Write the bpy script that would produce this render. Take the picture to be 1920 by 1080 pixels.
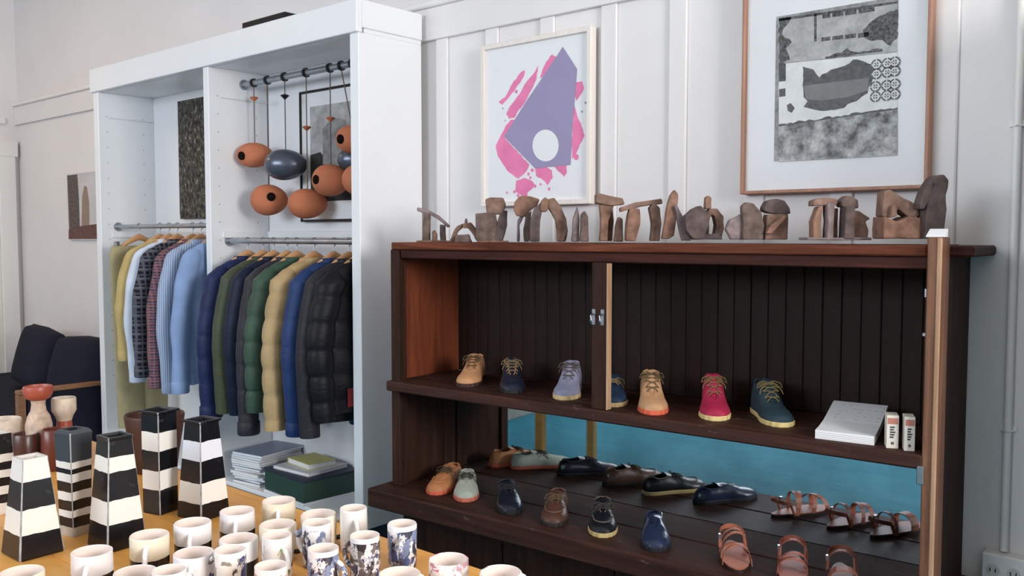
import bpy, bmesh, math, random
from mathutils import Vector, Matrix, Euler
random.seed(7)
scene = bpy.context.scene
for o in list(bpy.data.objects): bpy.data.objects.remove(o)
C = scene.collection
R = math.radians
def lin(r, g, b):
    f = lambda c: (c/255/12.92) if c <= 10.3 else ((c/255+.055)/1.055)**2.4
    return (f(r), f(g), f(b), 1.0)

# ------------------------------------------------------------ camera, light, exposure
cam_d = bpy.data.cameras.new('camera'); cam = bpy.data.objects.new('camera', cam_d); C.objects.link(cam)
cam_d.sensor_fit = 'HORIZONTAL'; cam_d.sensor_width = 36.0; cam_d.lens = 36.0*1690/1920
cam_d.clip_start = .02
cam.location = (0, 0, 1.45); cam.rotation_euler = (R(90-3.3), 0, R(41))
scene.camera = cam
world = bpy.data.worlds.new('world'); scene.world = world; world.use_nodes = True
bg = world.node_tree.nodes['Background']; bg.inputs[0].default_value = (.80, .88, 1.0, 1); bg.inputs[1].default_value = .25
def area(name, loc, rot, sx, sy, power, col):
    d = bpy.data.lights.new(name, 'AREA'); d.shape = 'RECTANGLE'; d.size = sx; d.size_y = sy; d.energy = power; d.color = col
    o = bpy.data.objects.new(name, d); C.objects.link(o); o.location = loc; o.rotation_euler = rot; return o
area('shop_window_daylight', (-3.0, -3.42, 2.60), (R(90), 0, 0), 3.4, 1.2, 135, (.84, .91, 1.0))
area('side_window_daylight', (2.92, 1.1, 2.22), (R(90), 0, R(90)), 1.3, 1.3, 165, (1.0, .98, .96))
area('ceiling_lamp_glow', (-6.2, .9, 3.3), (0, 0, 0), .6, .6, 16, (1.0, .68, .42))
vs = scene.view_settings
vs.view_transform = 'Standard'; vs.look = 'None'; vs.exposure = 0.2; vs.gamma = 1.0; vs.use_curve_mapping = False

# ------------------------------------------------------------ helpers
class MB:
    def __init__(s): s.v = []; s.f = []; s.sm = []
    def add(s, vs, fs, smooth=False):
        n = len(s.v); s.v += [tuple(p) for p in vs]; s.f += [tuple(i+n for i in f) for f in fs]; s.sm += [smooth]*len(fs); return s
    def box(s, x0, x1, y0, y1, z0, z1):
        return s.add([(x0,y0,z0),(x1,y0,z0),(x1,y1,z0),(x0,y1,z0),(x0,y0,z1),(x1,y0,z1),(x1,y1,z1),(x0,y1,z1)],
                     [(0,3,2,1),(4,5,6,7),(0,1,5,4),(1,2,6,5),(2,3,7,6),(3,0,4,7)])
    def loft(s, rings, cap0=True, cap1=True, smooth=True, closed=True):
        n = len(rings[0]); vs = [p for r in rings for p in r]; fs = []
        for i in range(len(rings)-1):
            for j in range(n if closed else n-1):
                k = (j+1) % n
                fs.append((i*n+j, i*n+k, (i+1)*n+k, (i+1)*n+j))
        s.add(vs, fs, smooth)
        if cap0: s.add(rings[0], [tuple(range(n))[::-1]], False)
        if cap1: s.add(rings[-1], [tuple(range(n))], False)
        return s
    def lathe(s, prof, n=28, c=(0,0,0), cap0=True, cap1=True):
        rings = [[(c[0]+r*math.cos(2*math.pi*j/n), c[1]+r*math.sin(2*math.pi*j/n), c[2]+z) for j in range(n)] for r, z in prof]
        return s.loft(rings, cap0, cap1)
    def tube(s, pts, r, n=8, caps=True):
        pts = [Vector(p) for p in pts]; rings = []
        up = Vector((0,0,1))
        for i, p in enumerate(pts):
            d = (pts[min(i+1,len(pts)-1)]-pts[max(i-1,0)]).normalized()
            ref = up if abs(d.z) < .9 else Vector((1,0,0))
            a = d.cross(ref).normalized(); b = d.cross(a).normalized()
            rr = r[i] if isinstance(r, (list, tuple)) else r
            rings.append([tuple(p+(a*math.cos(t)+b*math.sin(t))*rr) for t in [2*math.pi*j/n for j in range(n)]])
        return s.loft(rings, caps, caps)
    def prism(s, poly, y0, y1):      # poly in (x, z), extruded along y
        n = len(poly); a = [(x,y0,z) for x,z in poly]; b = [(x,y1,z) for x,z in poly]
        fs = [tuple(range(n)), tuple(range(2*n-1, n-1, -1))]+[(i,i+n,(i+1)%n+n,(i+1)%n) for i in range(n)]
        return s.add(a+b, fs)
    def flat(s, poly, y):            # flat print facing -y
        area2 = sum(poly[i][0]*poly[(i+1)%len(poly)][1]-poly[(i+1)%len(poly)][0]*poly[i][1] for i in range(len(poly)))
        p = poly if area2 > 0 else poly[::-1]
        return s.add([(x,y,z) for x,z in p], [tuple(range(len(p)))])
    def mesh(s, name, bevel=0, seg=1, recalc=True):
        m = bpy.data.meshes.new(name); m.from_pydata(s.v, [], s.f)
        m.polygons.foreach_set('use_smooth', s.sm)
        bm = bmesh.new(); bm.from_mesh(m)
        bmesh.ops.remove_doubles(bm, verts=bm.verts, dist=1e-6)
        if recalc: bmesh.ops.recalc_face_normals(bm, faces=bm.faces)
        if bevel:
            es = [e for e in bm.edges if len(e.link_faces) == 2 and e.calc_face_angle(0) > .5]
            bmesh.ops.bevel(bm, geom=es, offset=bevel, segments=seg, profile=.5, affect='EDGES', clamp_overlap=True)
        bm.to_mesh(m); bm.free(); m.update()
        return m
    def build(s, name, mat, parent=None, loc=(0,0,0), rot=(0,0,0), bevel=0, seg=1, recalc=True):
        m = s.mesh(name, bevel, seg, recalc)
        if any(s.sm): m.set_sharp_from_angle(angle=R(50))
        if mat: m.materials.append(mat)
        return link(name, m, parent, loc, rot)
def link(name, m, parent=None, loc=(0,0,0), rot=(0,0,0)):
    o = bpy.data.objects.new(name, m); C.objects.link(o); o.parent = parent; o.location = loc; o.rotation_euler = rot; return o
def empty(name, loc=(0,0,0), rz=0):
    o = bpy.data.objects.new(name, None); C.objects.link(o); o.location = loc; o.rotation_euler = (0,0,rz); o.empty_display_size = .05; return o
def tag(o, label, cat, group=None):
    o['label'] = label; o['category'] = cat
    if group: o['group'] = group
    return o
def struct(o): o['kind'] = 'structure'; return o
def copy_tree(o, parent=None):
    c = o.copy(); C.objects.link(c); c.parent = parent
    for ch in list(o.children): copy_tree(ch, c)
    return c

# ------------------------------------------------------------ materials
class NT:
    def __init__(s, name, rough=.6, spec=.5):
        s.m = bpy.data.materials.new(name); s.m.use_nodes = True; s.t = s.m.node_tree
        s.b = s.t.nodes['Principled BSDF']; s.b.inputs['Roughness'].default_value = rough
        s.b.inputs['Specular IOR Level'].default_value = spec
    def n(s, kind, **kw):
        q = s.t.nodes.new(kind)
        for k, v in kw.items():
            if k in q.inputs: q.inputs[k].default_value = v
            else: setattr(q, k, v)
        return q
    def l(s, a, b): s.t.links.new(a, b)
    def coord(s, scale=(1,1,1), loc=(0,0,0)):
        tc = s.n('ShaderNodeTexCoord'); mp = s.n('ShaderNodeMapping'); mp.inputs['Scale'].default_value = scale; mp.inputs['Location'].default_value = loc
        s.l(tc.outputs['Object'], mp.inputs['Vector']); return mp.outputs[0]
    def noise(s, vec, scale, detail=4, rough=.55, dist=0):
        q = s.n('ShaderNodeTexNoise'); q.inputs['Scale'].default_value = scale; q.inputs['Detail'].default_value = detail
        q.inputs['Roughness'].default_value = rough; q.inputs['Distortion'].default_value = dist; s.l(vec, q.inputs['Vector']); return q.outputs['Fac']
    def ramp(s, fac, stops, interp='LINEAR'):
        q = s.n('ShaderNodeValToRGB'); r = q.color_ramp; r.interpolation = interp
        while len(r.elements) < len(stops): r.elements.new(.5)
        for e, (p, c) in zip(r.elements, stops): e.position = p; e.color = c
        s.l(fac, q.inputs[0]); return q.outputs[0]
    def mix(s, fac, a, b, mode='MIX'):
        q = s.n('ShaderNodeMix', data_type='RGBA', blend_type=mode)
        for sock, val in ((q.inputs['Factor'], fac), (q.inputs[6], a), (q.inputs[7], b)):
            if isinstance(val, (int, float)): sock.default_value = val
            elif isinstance(val, tuple): sock.default_value = val
            else: s.l(val, sock)
        return q.outputs[2]
    def math(s, op, a, b=0):
        q = s.n('ShaderNodeMath', operation=op)
        for i, val in enumerate((a, b)):
            if isinstance(val, (int, float)): q.inputs[i].default_value = val
            else: s.l(val, q.inputs[i])
        return q.outputs[0]
    def sep(s, vec):
        q = s.n('ShaderNodeSeparateXYZ'); s.l(vec, q.inputs[0]); return q.outputs
    def col(s, c):
        if isinstance(c, tuple): s.b.inputs['Base Color'].default_value = c
        else: s.l(c, s.b.inputs['Base Color'])
        return s
    def bump(s, h, strength=.2, dist=.002):
        q = s.n('ShaderNodeBump'); q.inputs['Strength'].default_value = strength; q.inputs['Distance'].default_value = dist
        s.l(h, q.inputs['Height']); s.l(q.outputs[0], s.b.inputs['Normal']); return s
def plain(name, rgb, rough=.6, spec=.4, metal=0, vary=.06, vscale=6, bump=0):
    t = NT(name, rough, spec); c = lin(*rgb); v = t.coord()
    d = tuple(x*(1-vary*2.2) for x in c[:3])+(1,); u = tuple(min(1, x*(1+vary)) for x in c[:3])+(1,)
    t.col(t.ramp(t.noise(v, vscale), [(.3, d), (.7, u)])); t.b.inputs['Metallic'].default_value = metal
    if bump: t.bump(t.noise(v, vscale*8), bump)
    return t.m
def wood(name, dark, light, axis='x', rough=.5, scuff=None, scuff_amt=.64, spec=.4, fine=1.0):
    t = NT(name, rough, spec); sc = {'x': (1.2,16,16), 'y': (16,1.2,16), 'z': (16,16,1.2)}[axis]
    v = t.coord(tuple(q*fine for q in sc)); g = t.noise(v, 2.2, 6, .65, .6)
    c = t.ramp(g, [(.3, lin(*dark)), (.55, lin(*[(a+b)/2 for a, b in zip(dark, light)])), (.75, lin(*light))])
    if scuff:
        w = t.coord({'x': (3,9,9), 'y': (9,3,9), 'z': (9,9,3)}[axis]); k = t.ramp(t.noise(w, 2.6, 7, .75), [(scuff_amt, (0,0,0,1)), (scuff_amt+.08, (1,1,1,1))])
        c = t.mix(k, c, lin(*scuff))
    t.col(c); t.bump(g, .25, .002); return t.m
M = {}
M['wall'] = plain('wall_paint', (231,227,227), .55, .3, 0, .02, 2)
M['trim'] = plain('trim_paint', (235,233,231), .4, .4, 0, .015, 2)
M['door'] = plain('door_paint', (232,231,222), .4, .4, 0, .02, 2)
M['ceil'] = plain('ceiling_paint', (235,232,226), .7, .2, 0, .02, 2)
M['floor'] = wood('painted_floor', (36,104,126), (56,138,156), 'x', .7, (110,135,140), .72, .15)
M['melamine'] = plain('white_melamine', (238,239,242), .35, .4, 0, .012, 3)
M['plinth'] = plain('plinth_grey', (70,75,88), .6, .3)
M['cab'] = wood('dark_cabinet_wood', (40,20,16), (84,42,32), 'x', .6, (128,98,82), .67, .15)
M['cab_z'] = wood('dark_cabinet_wood_upright', (36,22,17), (78,47,34), 'z', .62, (120,92,74), .68, .15)
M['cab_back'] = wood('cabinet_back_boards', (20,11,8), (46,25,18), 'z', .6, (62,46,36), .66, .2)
M['cab_red'] = wood('red_stained_side', (92,44,28), (140,74,48), 'z', .55, (165,138,112), .65, .2)
M['cab_top'] = wood('reddish_top_board', (70,36,26), (140,82,60), 'x', .7, (40,25,20), .62, .1)
M['cab_pale'] = wood('worn_edge_highlight', (150,112,84), (205,170,138), 'z', .6)  # worn pale wood; also the post's edge highlight put into the colour
M['cab_shelf'] = wood('shelf_face_wood', (44,27,23), (84,52,43), 'x', .62, (118,94,86), .61, .15)
M['post'] = wood('worn_post_wood', (88,54,36), (150,104,76), 'z', .5, (190,150,122), .66)
t = NT('mirror_silver', .03); t.b.inputs['Metallic'].default_value = 1
t.col(t.ramp(t.noise(t.coord(), 5, 6), [(.35, (.55,.60,.62,1)), (.65, (.78,.82,.84,1))])); M['mirror'] = t.m
M['table'] = wood('honey_table_wood', (226,154,70), (246,184,100), 'x', .3, None, .6, .5)
M['steel'] = plain('galvanised_steel', (165,172,180), .32, .5, .9, .08, 20)
M['dark_metal'] = plain('dark_metal', (45,42,42), .4, .5, .6)
M['hanger'] = wood('hanger_wood', (196,142,96), (226,180,132), 'y', .4)
M['sofa'] = plain('navy_sofa_fabric', (30,31,46), .9, .2, 0, .12, 14, .2)
M['sofa_wood'] = wood('sofa_frame_wood', (120,80,56), (165,118,84), 'y', .5)
M['terracotta'] = plain('terracotta', (196,118,84), .7, .3, 0, .08, 9, .1)
M['graphite'] = plain('graphite_glaze', (92,98,112), .28, .6, .55, .05, 8)
M['black'] = plain('matt_black', (20,20,22), .6, .3)
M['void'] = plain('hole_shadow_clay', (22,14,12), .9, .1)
M['cord'] = plain('hemp_cord', (120,104,92), .9, .1)
M['paper'] = plain('paper_white', (232,233,236), .7, .2, 0, .01, 3)
M['frame_pink'] = wood('pale_frame', (228,217,210), (241,234,228), 'z', .5)
M['frame_tan'] = wood('oak_frame', (150,104,84), (190,146,120), 'z', .5)
M['pink'] = plain('pink_ink', (236,132,178), .7, .2, 0, .06, 14)
M['lilac'] = plain('lilac_ink', (156,148,182), .7, .2, 0, .02, 6)
def glass_pane(name):
    t = NT(name); tr = t.n('ShaderNodeBsdfTransparent'); gl = t.n('ShaderNodeBsdfGlossy'); gl.inputs['Roughness'].default_value = .14
    fr = t.n('ShaderNodeFresnel'); fr.inputs[0].default_value = 1.22; mx = t.n('ShaderNodeMixShader')
    t.l(t.math('MULTIPLY', fr.outputs[0], .3), mx.inputs[0]); t.l(tr.outputs[0], mx.inputs[1]); t.l(gl.outputs[0], mx.inputs[2])
    t.l(mx.outputs[0], t.t.nodes['Material Output'].inputs[0]); return t.m
M['glass'] = glass_pane('picture_glass')

# ------------------------------------------------------------ measured layout (metres, world axes: x along the back wall, y towards it)
EGGS = [('terracotta', [-4.006, 2.62, 1.86], 0.189, 0.125, (-0.054, -0.008)), ('gray', [-3.742, 2.62, 1.798], 0.214, 0.151, None), ('terracotta', [-3.886, 2.62, 1.63], 0.187, 0.155, (0.029, 0.013)), ('terracotta', [-3.57, 2.62, 1.604], 0.188, 0.143, None), ('terracotta', [-3.388, 2.62, 1.708], 0.178, 0.148, (-0.059, 0.0)), ('terracotta', [-3.177, 2.62, 1.702], 0.167, 0.139, None), ('terracotta', [-3.227, 2.62, 1.886], 0.154, 0.125, (-0.048, -0.005)), ('gray', [-3.304, 2.7, 1.802], 0.173, 0.124, None)]
BEADS = [[-3.988, 2.62, 2.147], [-3.751, 2.62, 2.131], [-3.579, 2.62, 1.966], [-3.371, 2.62, 1.993]]
PINK_PURPLE = [[-2.1604, 2.1779], [-2.0906, 2.0841], [-2.1016, 1.9652], [-2.112, 1.881], [-2.1203, 1.723], [-2.298, 1.7188], [-2.4623, 1.8563], [-2.3422, 1.9887], [-2.1859, 2.1492]]
PINK_HOLE = [[-2.1782, 1.8012], [-2.1803, 1.7855], [-2.1868, 1.771], [-2.1971, 1.7588], [-2.2106, 1.7498], [-2.2264, 1.7445], [-2.2435, 1.7433], [-2.2607, 1.7463], [-2.2769, 1.7535], [-2.2909, 1.7642], [-2.3016, 1.7779], [-2.3084, 1.7935], [-2.3108, 1.8099], [-2.3085, 1.826], [-2.3017, 1.8407], [-2.291, 1.8529], [-2.2771, 1.8618], [-2.261, 1.8668], [-2.2438, 1.8676], [-2.2268, 1.8642], [-2.2109, 1.8568], [-2.1974, 1.846], [-2.187, 1.8325], [-2.1805, 1.8173]]
PINK_STROKES = [[[-2.3521, 2.1118], [-2.3718, 2.1067], [-2.4266, 2.057], [-2.4571, 2.015], [-2.493, 1.9995], [-2.4724, 1.9862], [-2.4066, 2.0361], [-2.357, 2.0865]], [[-2.2844, 2.1219], [-2.3035, 2.095], [-2.3521, 2.0563], [-2.3717, 2.0287], [-2.4317, 1.9748], [-2.452, 1.9464], [-2.4368, 1.9262], [-2.4065, 1.9274], [-2.3916, 1.9486], [-2.3471, 1.9891], [-2.3227, 2.0236], [-2.2938, 2.0646], [-2.2843, 2.1]], [[-2.2137, 2.155], [-2.2417, 2.1312], [-2.2605, 2.1045], [-2.2747, 2.0697], [-2.2322, 2.0866], [-2.1905, 2.1426]], [[-2.4267, 1.9216], [-2.4521, 1.901], [-2.488, 1.8505], [-2.5088, 1.8213], [-2.4985, 1.7823], [-2.4471, 1.7185], [-2.3865, 1.6817], [-2.3468, 1.7063], [-2.3272, 1.7351], [-2.4572, 1.8483], [-2.3965, 1.9191]], [[-2.298, 1.7262], [-2.2931, 1.689], [-2.2595, 1.6728], [-2.2357, 1.6498], [-2.2075, 1.6779], [-2.2123, 1.7073], [-2.2501, 1.7238]], [[-2.203, 1.7214], [-2.175, 1.6983], [-2.1519, 1.6792], [-2.1383, 1.6966], [-2.1403, 1.7255]], [[-2.0948, 2.0352], [-2.0682, 2.0358], [-2.0575, 2.0101], [-2.0768, 1.984], [-2.0927, 1.9644], [-2.1017, 1.9865]], [[-2.1052, 1.9585], [-2.0897, 1.9075], [-2.0718, 1.8777], [-2.0538, 1.8305], [-2.0758, 1.8002], [-2.0934, 1.7658], [-2.1131, 1.7455], [-2.1152, 1.81]], [[-2.3965, 1.6746], [-2.3567, 1.6842], [-2.3174, 1.6714], [-2.2979, 1.6521], [-2.3271, 1.6307], [-2.3665, 1.6095], [-2.4015, 1.6332]]]
PINK_DOTS = [(-2.4471, 1.627, 0.0052), (-2.4065, 1.6296, 0.0066), (-2.3321, 1.6981, 0.0066), (-2.2979, 1.6484, 0.0066), (-2.269, 1.6547, 0.0052), (-2.2262, 1.6348, 0.0066), (-2.3864, 1.6138, 0.0074), (-2.3467, 1.6164, 0.0103), (-2.0934, 1.7516, 0.0118), (-2.3966, 2.0313, 0.0074), (-2.3223, 1.6828, 0.0059), (-2.3126, 1.7121, 0.0074)]
PINK_SPECKS = [(-2.0501, 1.9532, 0.0052), (-2.0676, 1.9218, 0.0044), (-2.4571, 1.9204, 0.003), (-2.4694, 1.9707, 0.0037)]
BW = {'light': [[[-1.2837, 2.1427], [-0.9147, 2.1428], [-0.9112, 1.9945], [-1.2812, 2.006]]], 'dark': [[[-1.2838, 2.149], [-1.2401, 2.1483], [-1.2593, 2.1203], [-1.2722, 2.0973], [-1.2386, 2.0677], [-1.2581, 2.0517], [-1.2442, 2.0126], [-1.2812, 2.0016]], [[-1.2838, 2.1477], [-0.9147, 2.1417], [-0.9146, 2.1348], [-1.2836, 2.1396]], [[-1.0145, 2.0717], [-0.9857, 2.0966], [-0.9514, 2.1086], [-0.9142, 2.1199], [-0.9122, 2.0337], [-0.932, 2.0134], [-0.9554, 2.034], [-0.9843, 2.0352], [-1.0081, 2.0473]], [[-1.1286, 2.007], [-1.0793, 2.012], [-1.0613, 2.0251], [-1.0369, 2.01], [-0.9548, 2.0078], [-0.9546, 2.0003], [-1.1284, 2.0009]], [[-1.1672, 2.1441], [-1.1589, 2.1441], [-1.1572, 2.0576], [-1.1655, 2.0575]], [[-1.1406, 2.1387], [-1.1157, 2.1385], [-1.1154, 2.1252], [-1.1403, 2.1254]], [[-1.1095, 2.1386], [-1.0758, 2.1382], [-1.0756, 2.1251], [-1.1092, 2.1253]], [[-1.0698, 2.1369], [-1.0349, 2.1366], [-1.0346, 2.1236], [-1.0695, 2.1238]], [[-1.029, 2.1362], [-0.9808, 2.1358], [-0.9805, 2.123], [-1.0287, 2.1233]], [[-1.1423, 2.0676], [-1.1142, 2.0678], [-1.114, 2.0557], [-1.1421, 2.0555]], [[-1.108, 2.0663], [-1.0743, 2.0666], [-1.0741, 2.0546], [-1.1078, 2.0543]], [[-1.0682, 2.0654], [-1.0351, 2.0656], [-1.0349, 2.0526], [-1.0679, 2.0522]], [[-1.0292, 2.0639], [-0.9967, 2.0641], [-0.9964, 2.0506], [-1.0289, 2.0503]]], 'white': [[[-1.2812, 2.0035], [-0.9112, 1.9922], [-0.9073, 1.8287], [-1.2777, 1.8061]]], 'shadow': [[[-1.2812, 2.0035], [-1.2572, 2.003], [-1.2562, 1.9467], [-1.2802, 1.9469]], [[-1.2012, 1.9856], [-1.1657, 1.9721], [-1.1462, 1.9454], [-1.109, 1.9653], [-1.0662, 1.9721], [-1.0424, 1.987], [-1.0065, 1.9766], [-0.971, 1.9604], [-0.9647, 1.9363], [-0.9818, 1.9208], [-0.993, 1.8985], [-0.9955, 1.8811], [-1.0277, 1.8606], [-1.0818, 1.8418], [-1.1377, 1.8408], [-1.1697, 1.8499], [-1.1956, 1.8584], [-1.183, 1.8757], [-1.1961, 1.8894], [-1.2001, 1.9269]], [[-1.2784, 1.9228], [-1.2571, 1.9237], [-1.2566, 1.8986], [-1.278, 1.8976]], [[-1.2514, 1.8699], [-1.2383, 1.8749], [-1.2248, 1.858], [-1.2344, 1.8433], [-1.2478, 1.8508]], [[-1.2778, 1.8106], [-1.0875, 1.8206], [-0.9073, 1.831], [-0.9072, 1.8246], [-1.0873, 1.8109], [-1.2776, 1.803]]], 'mid': [[[-1.1955, 1.9251], [-0.9924, 1.9267], [-0.9957, 1.8899], [-1.0521, 1.8762], [-1.1384, 1.8726], [-1.1896, 1.8826]]], 'black': [[[-1.1765, 1.872], [-1.0279, 1.8725], [-1.0637, 1.8521], [-1.1378, 1.8421], [-1.1697, 1.8523]], [[-1.1972, 1.9451], [-1.1654, 1.9568], [-1.1396, 1.9325], [-1.0904, 1.9571], [-1.0422, 1.9751], [-1.0121, 1.9655], [-0.9824, 1.9501], [-0.9849, 1.9299], [-1.1969, 1.9277]]]}
BW_RINGS = [(-0.9711, 1.9634, 0.0166), (-0.9394, 1.9635, 0.0166), (-0.9178, 1.9643, 0.0166), (-0.9705, 1.9358, 0.0166), (-0.9388, 1.9368, 0.0166), (-0.9172, 1.9377, 0.0166), (-0.9725, 1.8986, 0.0166), (-0.9396, 1.8986, 0.0166), (-0.9163, 1.8995, 0.0166), (-0.9718, 1.8681, 0.0166), (-0.9389, 1.8683, 0.0166), (-0.9156, 1.8694, 0.0166)]
BW_GROUND = [[-1.2776, 1.803], [-0.9072, 1.8246], [-0.904, 1.6894], [-1.2756, 1.6902]]
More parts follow.
